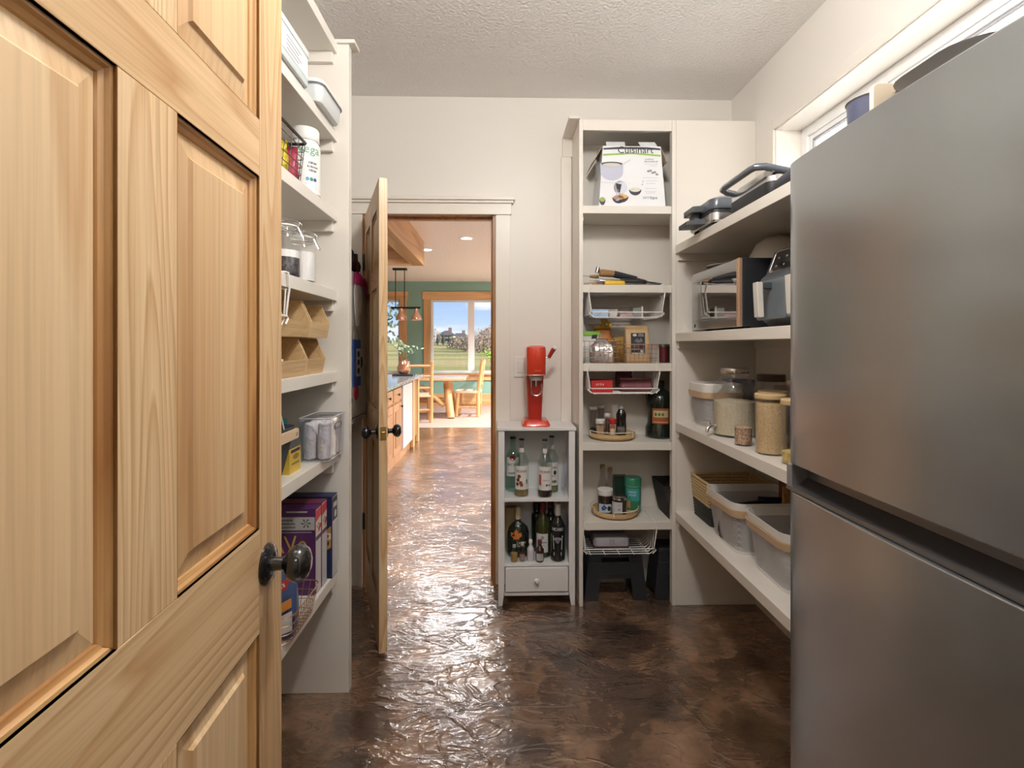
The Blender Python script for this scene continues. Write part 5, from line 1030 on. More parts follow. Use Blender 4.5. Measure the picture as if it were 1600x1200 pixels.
# floor: folding step stools
def stool(label, cx, y0, w, h, d):
    o = thing('step_stool', label, 'stool', (cx, y0, 0), 0, 'black folding step stools'); hw = w/2
    b = MB(); b.prism(rrect(w*.86, d*.82, .02, 4, 0, d/2), h-.022, h); b.build('top', BLACKP, o, bev=.003)
    bx(-hw*.80, hw*.80, .02, d-.02, h-.045, h-.022).build('top_frame', BLACKP, o)
    for s in (-1, 1):
        b = MB()
        for ya, yb_ in ((0, .03), (d-.03, d)):
            ti = .018 if ya == 0 else -.018
            b.loft([[(s*hw, ya, 0), (s*(hw-.075), ya, 0), (s*(hw-.075), yb_, 0), (s*hw, yb_, 0)], [(s*hw*.83, ya+ti, h-.022), (s*(hw*.83-.07), ya+ti, h-.022), (s*(hw*.83-.07), yb_+ti, h-.022), (s*hw*.83, yb_+ti, h-.022)]])
        b.build('leg', BLACKP, o, bev=.002)
        sp = MB(); sp.loft([[(s*hw*.97, .03, .03), (s*(hw*.97-.012), .03, .03), (s*(hw*.97-.012), d-.03, .03), (s*hw*.97, d-.03, .03)], [(s*hw*.85, .045, h-.03), (s*(hw*.85-.012), .045, h-.03), (s*(hw*.85-.012), d-.045, h-.03), (s*hw*.85, d-.045, h-.03)]]); sp.build('side_panel', BLACKP, o)
    bx(-hw*.86, hw*.86, .008, .026, h*.42, h*.74).build('front_panel', BLACKP, o, bev=.002)
    bx(-hw*.86, hw*.86, d-.026, d-.008, h*.42, h*.74).build('rear_panel', BLACKP, o, bev=.002)
    bx(-hw*.55, hw*.55, .004, .009, h*.50, h*.53).build('rib', BLACKP, o)
stool('black folding step stool under the tall column', (mX(911.5, 2.65)+mX(1013, 2.65))/2+.002, 2.655, mX(1013, 2.65)-mX(911.5, 2.65)-.006, .262, .17)
stool('second black step stool half hidden behind the end panel', .808+.165, 2.655, .325, .262, .17)
# ================================================================== WHITE CABINET CONTENTS
CLR = glass('bottle_clear', (.86, .90, .88), .05); SYR = mat('amber_syrup', (.28, .20, .08), .15); DSYR = mat('dark_syrup', (.035, .02, .02), .12)
def syrup(label, px, Y, zs, h, r, liquid, lm, art, face=-.06):
    o = bottle('syrup_bottle', label, (X(px, Y), Y, zs), r, h, CLR, mat('dark_cap', (.03, .02, .02), .4), cap_h=.008, neck_r=.012, sh=.60, nk=.76, liquid=liquid, lm=lm, group='syrup bottles in the white cabinet')
    fw = wrap((0, 0, 0), r, face); L = mat('label_cream_white', (.72, .70, .68), .5); hw_ = r*1.05
    band(o, fw, -hw_, hw_, h*.13, h*.54, L); f2_ = wrap((0, 0, 0), r, face, .0018); letter(o, 'MONIN', r*1.5, f2_, INK, 0, h*.45, .013)
    fn_ = wrap((0, 0, 0), .0127, face); band(o, fn_, -.013, .013, h*.76, h*.84, L, 'neck_label')
    art(o, f2_, h); return o
def art_nuts(o, f, h):
    for k, (x_, y_) in enumerate([(-.018, .30), (-.004, .25), (-.022, .225), (.0, .215), (-.012, .36)]): patch(o, ell(x_, h*y_*1.0, .009, .010, 12), f, mat('nut_%d' % (k % 2), (.22, .07, .03) if k % 2 else (.15, .05, .02), .5))
    for k in range(3): patch(o, ell(.016+.004*k, h*(.36-.05*k), .007, .006, 10), f, mat('petal', (.78, .77, .72), .5)); patch(o, ell(.028, h*.27, .004, .014, 10), f, INK)
def art_drink(o, f, h):
    patch(o, rectp(-.034, -.020, h*.22, h*.40), f, mat('drink_red', (.42, .06, .06), .5)); letter(o, '~7', .03, f, INKG, .004, h*.305, .007); patch(o, ell(.0, h*.22, .028, .005, 14), f, INK)
syrup('clear syrup bottle with a nut picture on its label', 815, 2.68, CS1, .297, .0365, .034, SYR, art_nuts)
syrup('clear syrup bottle with a red drink on its label', 851.5, 2.665, CS1, .296, .0375, .034, DSYR, art_drink)
syrup('clear syrup bottle half hidden at the back of the upper cabinet shelf', 862, 2.755, CS1, .298, .036, .03, mat('green_syrup', (.16, .18, .06), .2), lambda o, f, h: (letter(o, '~8', .035, f, INKG, .005, h*.30, .008), patch(o, ell(.016, h*.36, .008, .012), f, INK), patch(o, ell(.012, h*.2, .014, .008), f, mat('olive_print', (.10, .12, .04), .5))))
rb_ = bottle('rum_bottle', 'pale green rum bottle with white label at the back of the cabinet', (X(801.5, 2.77), 2.775, CS1), .040, .29, glass('bottle_pale_green', (.72, .86, .80), .06), mat('dark_cap', (.03, .02, .02), .4), cap_h=.010, neck_r=.014, sh=.62, nk=.78)
fw = wrap((0, 0, 0), .040, -.05); band(rb_, fw, -.038, .038, .085, .185, MATS['label_cream_white']); f2_ = wrap((0, 0, 0), .040, -.05, .0018); letter(rb_, 'BACARDI', .062, f2_, INK, .004, .148, .014); letter(rb_, '~8', .05, f2_, INK, .0, .102, .010); patch(rb_, ell(.0, .186, .017, .017), f2_, mat('bat_red', (.28, .03, .02), .5)); patch(rb_, ell(.0, .186, .010, .006), wrap((0, 0, 0), .040, -.05, .0026), INK)
# lower cabinet shelf
mb = thing('liqueur_bottle', 'wide dark flask bottle with an orange maple leaf', 'bottle', (X(809.5, 2.72), 2.72, CS2))
DKG = mat('dark_green_glass', (.010, .016, .012), .1, coat=.6)
MB().lathe([(0, 0), (.046, 0), (.0565, .012), (.058, .03), (.058, .125), (.05, .155), (.03, .176), (.015, .186), (.014, .205)], 32, cap=False, sy=.52).build('glass_body', DKG, mb)
MB().lathe([(0, .198), (.0145, .198), (.0135, .255), (.012, .262), (0, .263)], 18, cap=False).build('cap', mat('cork_cream', (.62, .52, .36), .6), mb)
MAPLE = [(0, -.034), (.002, -.018), (.016, -.021), (.014, -.013), (.031, -.001), (.026, .004), (.030, .016), (.018, .013), (.016, .018), (.008, .006), (.011, .027), (.005, .023), (0, .036)]
poly = MAPLE+[(-x, y) for x, y in MAPLE[-2:0:-1]]
def onflask(off):
    def f(x, y):
        yy = .52*math.sqrt(max(0, .0575**2-x*x)); return Vector((x, -yy-off, y))
    return f
b = MB(); f_ = onflask(.0012); b.v = [tuple(f_((p[0]*1.0-.010)*1.0, p[1]+.118)) for p in poly]+[tuple(f_(-.010, .118))]; n_ = len(poly); b.f = [(i, (i+1) % n_, n_) for i in range(n_)]; b.build('maple_leaf_print', mat('maple_orange', (.62, .20, .04), .5), mb, smooth=False)
letter(mb, 'CABOT', .05, onflask(.0022), mat('print_pale', (.62, .58, .50), .5), .016, .079, .013); letter(mb, 'TRAIL', .045, onflask(.0022), MATS['print_pale'], .014, .063, .010)
wb_ = bottle('wine_bottle', 'green wine bottle with white label and red capsule in the cabinet', (X(848.5, 2.72), 2.722, CS2), .0385, .283, mat('olive_glass', (.040, .045, .012), .08, coat=.6), mat('capsule_red', (.14, .015, .02), .35), cap_h=.052, neck_r=.0135, sh=.58, nk=.80)
fw = wrap((0, 0, 0), .0385, -.15); band(wb_, fw, -.038, .030, .03, .128, mat('label_wine', (.66, .64, .68), .5)); f2_ = wrap((0, 0, 0), .0385, -.15, .0018); letter(wb_, '~7', .042, f2_, INK, .0, .084, .008); patch(wb_, ell(0, .108, .008, .009), f2_, INKG); letter(wb_, '~5', .03, f2_, INKG, 0, .068, .006)
rk = bottle('pastis_bottle', 'dark bottle with white lettering band at the right of the cabinet', (X(871.5, 2.665), 2.668, CS2), .0365, .292, mat('black_glass', (.010, .011, .012), .08, coat=.6), mat('capsule_grey', (.42, .40, .37), .4), cap_h=.058, neck_r=.0135, sh=.62, nk=.78)
fw = wrap((0, 0, 0), .0365, -.12); band(rk, fw, -.05, .05, .158, .182, mat('band_navy', (.02, .022, .035), .4)); f2_ = wrap((0, 0, 0), .0365, -.12, .0018); f3_ = wrap((0, 0, 0), .0365, -.12, .0026); letter(rk, 'RICARD', .058, f2_, PAPERW, 0, .170, .015)
patch(rk, [(-.026, .135), (.026, .135), (.022, .065), (-.022, .065)], f2_, mat('label_bluegrey', (.50, .52, .54), .5), 'printed_label'); patch(rk, ell(0, .12, .021, .010), f3_, INKG); patch(rk, ell(0, .108, .010, .010), f3_, mat('label_mid', (.16, .17, .19), .5)); patch(rk, rectp(-.02, .02, .034, .052), f2_, MATS['label_bluegrey'], 'printed_label'); letter(rk, '~6', .03, f3_, INK, 0, .043, .007)
gb = bottle('gin_bottle', 'black square-shouldered bottle behind the wine bottle', (X(839, 2.80), 2.80, CS2), .031, .262, DKG, BLACKM, cap_h=.03, neck_r=.02, sh=.72, nk=.82)
bottle('whisky_bottle', 'dark bottle hidden between the wine and the banded bottle', (X(860.5, 2.79), 2.79, CS2), .036, .285, DKG, mat('capsule_brown', (.12, .05, .03), .5), cap_h=.05, neck_r=.0135)
carton('gift_box', 'tan bottle carton at the back left of the cabinet', 'box', (X(799, 2.80), 2.805, CS2), .06, .05, .235, mat('tan_carton', (.42, .31, .15), .6, var=.2, vscale=30))
def mini(label, px, Y, r, h, m_, capm, lab=None, liquid=None, lm=None):
    o = bottle('miniature_bottle', label, (X(px, Y), Y, CS2), r, h, m_, capm, cap_h=h*.16, neck_r=r*.42, sh=.55, nk=.72, liquid=liquid, lm=lm, group='miniature bottles in the white cabinet', n=18)
    if lab: band(o, wrap((0, 0, 0), r, -.08), -r*.9, r*.9, h*.1, h*.42, lab)
mini('amber miniature bottle with pale cap at the left', 803.5, 2.648, .0185, .088, CLR, mat('mini_cap_grey', (.35, .36, .33), .4), None, .045, mat('honey', (.50, .30, .08), .2))
mini('rose-brown miniature bottle second from the left', 816, 2.655, .0165, .098, CLR, mat('mini_cap_cream', (.60, .52, .42), .4), mat('mini_label_rose', (.32, .20, .18), .5), .04, mat('rose_liquor', (.22, .09, .05), .2))
mini('white miniature bottle in front of the wine bottle', 829, 2.657, .0185, .110, mat('white_glass_opaque', (.66, .66, .70), .25), WPLAS, None)
mini('brown miniature bottle with red cap in front of the wine bottle', 843.5, 2.648, .0215, .112, mat('brown_glass', (.045, .016, .010), .12, coat=.5), mat('capsule_red', (.14, .015, .02), .35), mat('mini_label_grey', (.45, .44, .46), .5))
for i, lb in enumerate(('clear acrylic panel leaning in the upper cabinet compartment', 'clear acrylic panel leaning in the lower cabinet compartment')):
    o = bx(-.0015, .0015, -.085, .085, 0, .20).build('clear_sheet', ACRYL, loc=(cx1-.05, 2.74, (CS1, CS2)[i]), bev=.0005); o.rotation_euler = (0, .10, 0); tag(o, lb, 'sheet')
# ================================================================== RED DRINK MACHINE
sm = thing('soda_maker', 'bright red soda maker standing on the white cabinet', 'appliance', (X(836.5, 2.73), 2.72, CT))
b = MB(); b.loft([ring3(rrect(.142, .175, .02), 0), ring3(rrect(.146, .18, .022), .006), ring3(rrect(.132, .165, .02), .022), ring3(rrect(.118, .15, .02), .030)]); b.build('base', RED, sm)
b = MB(); b.loft([ring3(rrect(.073, .075, .015, 4, -.003, .030), .028), ring3(rrect(.082, .08, .016, 4, -.003, .028), .16), ring3(rrect(.094, .085, .018, 4, -.003, .026), .26)]); b.build('column', mat('red_column', (.36, .02, .012), .3, coat=.3), sm)
b = MB(); b.loft([ring3(rrect(.094, .15, .03, 6, 0, -.002), .262), ring3(rrect(.10, .158, .032, 6, 0, -.002), .268), ring3(rrect(.102, .16, .033, 6, 0, -.002), .395), ring3(rrect(.096, .154, .033, 6, 0, -.002), .412), ring3(rrect(.07, .128, .03, 6, 0, -.002), .419)]); b.build('head', RED, sm)
MB().tube(ring3(rrect(.101, .159, .032, 6, 0, -.002), .266), .0022, 6, True).build('chrome_ring', CHROME, sm)
MB().lathe([(0, -.026), (.030, -.026), (.036, -.004), (.036, 0), (0, 0)], 24, cap=False).xf(Matrix.Translation((0, -.035, .263))).build('carbonating_cap', mat('machine_grey', (.36, .36, .34), .4), sm)
MB().rod((0, -.040, .258), (0, -.040, .205), .0042, 10).build('nozzle', CHROME, sm)
MB().tube([(-.026, -.052, .255), (-.026, -.054, .20), (-.025, -.055, .185)]+[(-.025*math.cos(PI*i/10), -.055, .183-.025*math.sin(PI*i/10)) for i in range(11)]+[(.025, -.055, .19), (.026, -.054, .22)], .004, 8).build('bottle_bracket', CHROME, sm)
MB().rod((.05, -.01, .355), (.078, -.01, .355), .006, 10).build('lever_axle', CHROME, sm)
MB().tube([(.070, -.012, .356), (.080, -.016, .375), (.098, -.03, .408)], [.0095, .011, .0125], 12).build('lever_grip', mat('red_lever', (.40, .03, .02), .3), sm)
MB().rod((.0965, -.029, .405), (.100, -.032, .412), .0128, 12).build('lever_cap', WPLAS, sm)
letter(sm, 'sodastream', .034, flat((0, -.082, 0), (1, 0, 0), (0, 0, 1), .0008), mat('print_deep_red', (.75, .30, .25), .4), .006, .290, .006)
# ================================================================== RIGHT SHELVES
# R1: sandwich press, grill with loop handle, dark stack by the fridge
sp = thing('sandwich_press', 'black hinged sandwich press at the far end of the top right shelf', 'appliance', (1.00, 2.26, R1))
b = MB(); b.loft([ring3(rrect(.20, .26, .03), .012), ring3(rrect(.215, .275, .035), .02), ring3(rrect(.215, .275, .035), .055)]); b.build('base', STEELH, sp)
MB().loft([ring3(rrect(.222, .282, .037), .052), ring3(rrect(.222, .282, .037), .062)]).build('base_rim', BLACKP, sp)
lidm = mat('press_lid', (.085, .10, .125), .22, coat=.4)
M_ = Matrix.Translation((.10, 0, .066)) @ Matrix.Rotation(-.16, 4, 'Y') @ Matrix.Translation((-.10, 0, 0))
MB().loft([ring3(rrect(.222, .282, .037), .0), ring3(rrect(.228, .288, .04), .012), ring3(rrect(.215, .275, .04), .045), ring3(rrect(.17, .23, .04), .058)]).xf(M_ @ Matrix.Rotation(.32, 4, 'Y') if False else Matrix.Translation((0, 0, .066))).build('lid', lidm, sp)
MB().loft([[(-.10, -.06, .070), (-.10, .06, .070), (-.10, .06, .10), (-.10, -.06, .10)], [(-.16, -.055, .068), (-.16, .055, .068), (-.16, .055, .096), (-.16, -.055, .096)]]).build('lid_handle', DGREY, sp, bev=.004)
MB().loft([[(-.10, -.06, .018), (-.10, .06, .018), (-.10, .06, .045), (-.10, -.06, .045)], [(-.185, -.05, .012), (-.185, .05, .012), (-.185, .05, .032), (-.185, -.05, .032)]]).build('base_handle', DGREY, sp, bev=.004)
bx(-.135, -.115, -.018, .018, .040, .085).build('latch', MGREY, sp, bev=.003)
for sx_ in (-.08, .08):
    for sy_ in (-.1, .1): MB().lathe([(0, 0), (.012, 0), (.012, .013), (0, .013)], 12, cap=False).xf(Matrix.Translation((sx_, sy_, 0))).build('foot', BLACKP, sp)
gp = thing('panini_grill', 'silver grill with a big black loop handle on the top right shelf', 'appliance', (1.04, 1.87, R1))
MB().loft([ring3(rrect(.24, .30, .03), .0), ring3(rrect(.25, .31, .035), .01), ring3(rrect(.25, .31, .035), .05)]).build('base', BLACKP, gp)
MB().loft([ring3(rrect(.25, .31, .035), .052), ring3(rrect(.25, .31, .035), .07), ring3(rrect(.22, .28, .05), .10), ring3(rrect(.14, .20, .05), .112)]).build('lid', STEELH, gp)
LOOP = [(.02, -.145, .075), (-.06, -.15, .085), (-.135, -.148, .10), (-.158, -.13, .104), (-.162, -.10, .105), (-.162, .10, .105), (-.158, .13, .104), (-.135, .148, .10), (-.06, .15, .085), (.02, .145, .075)]
MB().tube(LOOP, .0125, 10).build('loop_handle', lidm, gp)
for s in (-1, 1): bx(-.02, .05, s*.15-.012, s*.15+.012, .03, .09).build('hinge_arm', BLACKP, gp, bev=.003)
dk = thing('folded_cloths', 'dark grey folded cloth bundle beside the fridge on the top right shelf', 'cloth', (1.03, 1.55, R1))
for k in range(1): MB().tube([(-.10, -.11, .025+.046*k), (-.108, 0, .024+.046*k), (-.10, .11, .025+.046*k)], [.020, .026, .020], 10).build('fold', mat('dark_cloth', (.06, .065, .085), .9), dk); bx(-.10, .10, -.11, .11, .004+.046*k, .044+.046*k).build('layer', MATS['dark_cloth'], dk, bev=.01)
# R2: microwave, air fryer, bowl
mw = thing('microwave', 'stainless microwave with mirror door and copper edge on the right shelf', 'microwave', (.95, 2.0, R2))
mh, my = .285, .50
bx(.012, .355, 0, .022, .012, mh).build('case_side', BLACKP, mw, bev=.002); bx(.03, .355, .022, my, .012, mh).build('case', BLACKP, mw, bev=.003)
bx(0, .03, 0.022, my, .012, .055).build('door_bottom_rail', mat('microwave_steel', (.50, .50, .50), .2, 1.), mw, bev=.002); bx(0, .03, .022, my, mh-.045, mh).build('door_top_rail', MATS['microwave_steel'], mw, bev=.002)
bx(.0, .03, my-.11, my, .055, mh-.045).build('control_panel', MATS['microwave_steel'], mw, bev=.001)
bx(.002, .03, .022, my-.11, .055, mh-.045).build('mirror_door', mat('mirror_glass', (.60, .58, .57), .04, 1.), mw)
bx(-.004, .012, 0, .022, .012, mh).build('copper_handle', mat('copper_strip', (.66, .42, .28), .3, .6), mw, bev=.003)
for fx in (.06, .32):
    for fy in (.06, my-.06): MB().lathe([(0, 0), (.014, 0), (.014, .013), (0, .013)], 12, cap=False).xf(Matrix.Translation((fx, fy, 0))).build('foot', BLACKP, mw)
patch(mw, rectp(-.47, -.455, .025, .04), flat((0, 0, 0), (0, -1, 0), (0, 0, 1), .0006), INK, 'logo_print')
af = thing('air_fryer', 'dark grey twin-drawer air fryer with white handles beside the fridge', 'air fryer', (.965, 1.47, R2))
ay = .42; b = MB(); pr = [(.05, 0), (.30, 0), (.30, .29), (.10, .30), (.062, .285), (.03, .20), (.012, .185), (.0, .16), (.0, .045)]
MB().prism(pr, 0, ay, 'y').build('body', DGREY, af, bev=.006)
nrm = Vector((-(.285-.20), 0, .062-.03)).normalized()
fpan = flat((.03, ay/2, .20), (0, -1, 0), (.032, 0, .085), .001)
patch(af, rectp(-.185, .185, .006, .086), fpan, BLACKG, 'control_panel')
b = MB(); P_ = [fpan(x, y) for x, y in rrect(.372, .082, .01, 4, 0, .046)]; b.tube(P_, .0016, 6, True); b.build('panel_trim', CHROME, af)
for r_ in range(2):
    for k in range(7): patch(af, ell(-.15+.05*k, .026+.032*r_, .0045, .004, 10), flat((.03, ay/2, .20), (0, -1, 0), (.032, 0, .085), .0018), mat('panel_icon', (.25, .27, .30), .4), 'icon')
for k, yc in enumerate((.108, .312)):
    dw_ = .096; dv = MB().prism([(-.012, .03), (.004, .03), (.004, .175), (-.012, .165)], yc-dw_, yc+dw_, 'y').build('drawer_front', MGREY if False else mat('fryer_front', (.11, .13, .155), .3), af, bev=.006)
    bx(-.045, -.010, yc-.016, yc+.016, .135, .160).build('handle_stem', DGREY, af, bev=.004)
    MB().loft([[(-.045, yc-.020, .160), (-.045, yc+.020, .160), (-.066, yc+.016, .160), (-.066, yc-.016, .160)], [(-.040, yc-.020, .036), (-.040, yc+.020, .036), (-.060, yc+.016, .036), (-.060, yc-.016, .036)]]).build('handle', mat('fryer_handle', (.72, .70, .66), .25, .3), af, bev=.004)
bw = thing('mixing_bowl', 'white plastic bowl upside down on the microwave', 'bowl', (1.17, 2.12, R2+mh))
MB().lathe([(0, .105), (.05, .104), (.085, .08), (.115, .02), (.125, 0), (.120, 0), (.110, .02), (.08, .076), (.05, .098), (0, .099)], 32, cap=False).build('shell', mat('bowl_white', (.62, .60, .56), .3), bw); MB().tube([(.124*math.cos(2*PI*i/32), .124*math.sin(2*PI*i/32), .003) for i in range(32)], .003, 6, True).build('rim', MATS['bowl_white'], bw)
pl = thing('plate_stack', 'shallow white plate on the far end of the microwave', 'plate', (1.08, 2.36, R2+mh)); MB().lathe([(0, .004), (.06, 0), (.09, .012), (.11, .022), (.108, .025), (.085, .016), (0, .008)], 32, cap=False).build('plate', MATS['bowl_white'], pl)
# R3: bin with bamboo band, spigot jar, canisters
RICE = speckle('rice', (.52, .46, .33), (.66, .60, .46), 420, .8); GRAIN = speckle('grain_mix', (.50, .34, .17), (.70, .54, .31), 380, .8); NUTS = speckle('nuts', (.28, .15, .09), (.60, .45, .32), 190, .7); PASTA = speckle('pasta', (.46, .30, .08), (.66, .52, .20), 90, .7); DKGR = mat('dark_grain', (.06, .045, .035), .8, var=.4, vscale=120)
MESHW = perforated('mesh_white', (.62, .63, .66), 120, .68)
def mesh_bin(label, loc, w, d, h, rz, lid=False, group='white mesh bins with bamboo bands', base_k=.84):
    o = thing('mesh_bin', label, 'bin', loc, rz, group)
    def R(k, z, off=0): return ring3(rrect(w*k-off, d*k-off, .045), z)
    MB().loft([R(base_k, .004), R(base_k+.02, .012), R(.985, h-.03), R(.985, h-.03, .005), R(base_k+.02, .014, .005), R(base_k, .007, .005)]).build('mesh_wall', MESHW, o)
    MB().loft([R(base_k, 0), R(base_k+.022, .012, -.002), R(base_k+.02, .014, .004)], cap=True).build('base', WPLAS, o)
    MB().loft([R(.985, h-.032, -.002), R(1.0, h-.03, -.004), R(1.03, h), R(1.03, h, .006), R(.99, h-.03, .004)], cap=False, closed=True).build('rim', WPLAS, o)
    bnd = MB(); bnd.loft([ring3(rrect(w*.985+.012, d*.985+.012, .048), h-.058), ring3(rrect(w*1.0+.018, d*1.0+.018, .05), h-.030), ring3(rrect(w*1.0+.010, d*1.0+.010, .047), h-.030), ring3(rrect(w*.985+.004, d*.985+.004, .046), h-.058)], cap=False, closed=True); bnd.build('bamboo_band', mat('bamboo_band', (.64, .46, .29), .5), o)
    if lid: MB().loft([R(1.02, h), R(1.03, h+.004), R(1.0, h+.010), R(.6, h+.006)]).build('lid', WPLAS, o)
    return o
mesh_bin('lidded mesh bin with a bamboo band on the jar shelf', (1.035, 2.43, R3), .185, .21, .205, .05, True, base_k=.78)
carton('tea_carton', 'navy carton behind the lidded bin', 'box', (1.18, 2.50, R3), .12, .09, .225, mat('navy_carton', (.02, .05, .20), .4)); letter(bpy.data.objects['tea_carton'], '~7', .05, flat((-.03, -.0455, .19), (1, 0, 0), (0, 0, 1), .0008), mat('carton_print_grey', (.55, .58, .66), .5), 0, 0, .014)
sj = thing('drink_dispenser', 'big glass jar of rice with a metal spigot on the right shelf', 'jar', (1.03, 2.215, R3)); r = .093
MB().lathe([(0, 0), (r*.9, 0), (r, .008), (r, .19), (r*.93, .222), (r*.66, .250), (r*.60, .262), (r*.60, .278), (r*.56, .278), (r*.56, .262), (r*.62, .246), (r*.9, .218), (r-.004, .188), (r-.004, .010), (0, .008)], 36, cap=False).build('glass_body', GLASS, sj)
MB().lathe([(0, .0085), (r-.006, .0095), (r-.005, .15), (r*.5, .157), (0, .155)], 36, cap=False).build('contents', RICE, sj)
MB().lathe([(0, .272), (r*.62, .272), (r*.63, .276), (r*.63, .291), (r*.60, .295), (0, .295)], 36, cap=False).build('lid', STEELH, sj)
b = MB(); b.tube([(-r+.002, -.01, .042), (-r-.022, -.014, .042), (-r-.034, -.018, .034), (-r-.038, -.020, .016)], [.009, .008, .008, .007], 10); b.tube([(-r-.020, -.014, .048), (-r-.022, -.014, .062), (-r-.052, -.012, .064)], [.004, .004, .005], 8); b.build('spigot', CHROME, sj)
BAML = mat('bamboo_lid', (.66, .49, .27), .5, var=.1, vscale=40)
lidjar('canister', 'tall glass canister with bamboo lid and dark contents behind the grain jar', (1.075, 1.985, R3), .052, .215, .018, BAML, .17, DKGR, lid_r=.054)
lidjar('canister', 'tall glass canister of golden grain with bamboo lid at the shelf front', (.985, 1.835, R3), .052, .218, .018, BAML, .190, GRAIN, lid_r=.054)
lidjar('canister', 'glass canister with bamboo lid half hidden by the fridge edge', (.985, 1.665, R3), .050, .215, .018, BAML, .045, PASTA, lid_r=.052)
lidjar('canister', 'glass canister with bamboo lid at the back near the wall', (1.16, 1.86, R3), .055, .235, .018, BAML, .19, NUTS, lid_r=.057)
lidjar('canister', 'second bamboo-lidded canister at the back near the wall', (1.21, 2.02, R3), .05, .25, .018, BAML, .15, DKGR, lid_r=.052)
sn = thing('snack_jar', 'small open glass of mixed nuts in front of the canisters', 'jar', (.962, 1.995, R3))
MB().lathe([(0, 0), (.030, 0), (.034, .004), (.034, .075), (.032, .075), (.032, .006), (0, .004)], 24, cap=False).build('glass_body', GLASS, sn); MB().lathe([(0, .0045), (.0310, .006), (.0310, .070), (.02, .073), (0, .072)], 24, cap=False).build('contents', NUTS, sn)
jr = lidjar('glass_jar', 'wide glass jar with dark lid behind the rice jar', (1.20, 2.23, R3), .075, .265, .03, mat('dark_brown_lid', (.06, .035, .03), .4), .12, DKGR, shoulder=.04, neck=.055)
carton('long_box', 'long grey cardboard box lying across the back canisters', 'box', (1.285, 2.15, R3), .05, .34, .21, mat('grey_card', (.40, .38, .36), .7))
# R4: wicker basket, two mesh bins
wk = thing('wicker_basket', 'two-tone wicker basket at the far end of the low right shelf', 'basket', (1.125, 2.465, R4))
W_, D_, H_ = .30, .225, .20; rows = 14; b1 = MB(); b2 = MB()
for i in range(rows):
    z = .006+(H_-.01)*i/(rows-1); k = .90+.10*i/(rows-1); P_ = ring3(rrect(W_*k, D_*k, .012, 2), z); (b2 if i < rows*.42 else b1).tube(P_, .0078, 6, True)
b1.build('tan_weave', mat('wicker_tan', (.52, .38, .20), .7, var=.3, vscale=90), wk); b2.build('dark_weave', mat('wicker_dark', (.022, .026, .026), .6), wk)
b = MB()
for i in range(14):
    for sx_, sy_ in ((0, -1), (0, 1)): x = -W_*.45+W_*.9*i/13; b.tube([(x*.9, sy_*D_*.45, .0), (x, sy_*D_*.502, H_)], .003, 5)
for i in range(10):
    for sx_ in (-1, 1): y = -D_*.45+D_*.9*i/9; b.tube([(sx_*W_*.45, y*.9, 0), (sx_*W_*.502, y, H_)], .003, 5)
b.build('stakes', MATS['wicker_tan'], wk); bx(-W_*.43, W_*.43, -D_*.43, D_*.43, .0, .006).build('base', MATS['wicker_dark'], wk); MB().tube(ring3(rrect(W_+.004, D_+.004, .014, 3), H_), .0062, 6, True).build('rim', MATS['wicker_tan'], wk)
mesh_bin('white mesh bin of packets beside the wicker basket', (1.105, 2.165, R4), .335, .29, .215, 0.02)
mesh_bin('white mesh bin nearest the fridge on the low right shelf', (1.115, 1.825, R4), .325, .30, .215, -.02)
pouch('black_pouch', 'dark foil pouch in the mesh bin beside the wicker basket', 'pouch', (1.06, 2.17, R4+.012), .19, .15, .165, mat('black_foil', (.02, .022, .035), .3, var=.5, vscale=30), seed=31, rz=.3)
pouch('black_pouch', 'dark blue pouch at the back of the mesh bin', 'pouch', (1.19, 2.22, R4+.012), .10, .07, .17, mat('blue_black_foil', (.02, .028, .06), .3, var=.5, vscale=30), seed=32, rz=-.2)
pouch('kraft_pouch', 'upright kraft pouch in the mesh bin near the wall', 'pouch', (1.205, 2.10, R4+.012), .06, .05, .25, mat('kraft_pouch', (.46, .27, .10), .6, var=.2, vscale=30), seed=33, rz=.2)
carton('tea_box', 'red and brown tea box standing behind the bins', 'box', (1.285, 2.20, R4), .055, .15, .27, mat('tea_red_box', (.20, .05, .03), .5, var=.5, vscale=25)); carton('tea_box', 'brown patterned tea box behind the nearer bin', 'box', (1.285, 2.02, R4), .055, .17, .24, mat('tea_brown_box', (.16, .09, .05), .5, var=.5, vscale=35))
pouch('noodle_packet', 'pale green packet inside the mesh bin beside the wicker basket', 'packet', (1.04, 2.085, R4+.012), .10, .06, .10, mat('pale_green_packet', (.32, .36, .26), .4, var=.3, vscale=40), seed=34, rz=.5)
pouch('flour_bag', 'white bag lying in the mesh bin nearest the fridge', 'bag', (1.06, 1.83, R4+.012), .16, .12, .09, mat('flour_white', (.74, .72, .69), .7), seed=35, rz=.1)
pouch('cereal_bag', 'brown speckled bag in the mesh bin nearest the fridge', 'bag', (1.15, 1.76, R4+.012), .13, .09, .12, speckle('brown_speckle', (.16, .09, .05), (.46, .34, .24), 60, .7), seed=36, rz=.4)
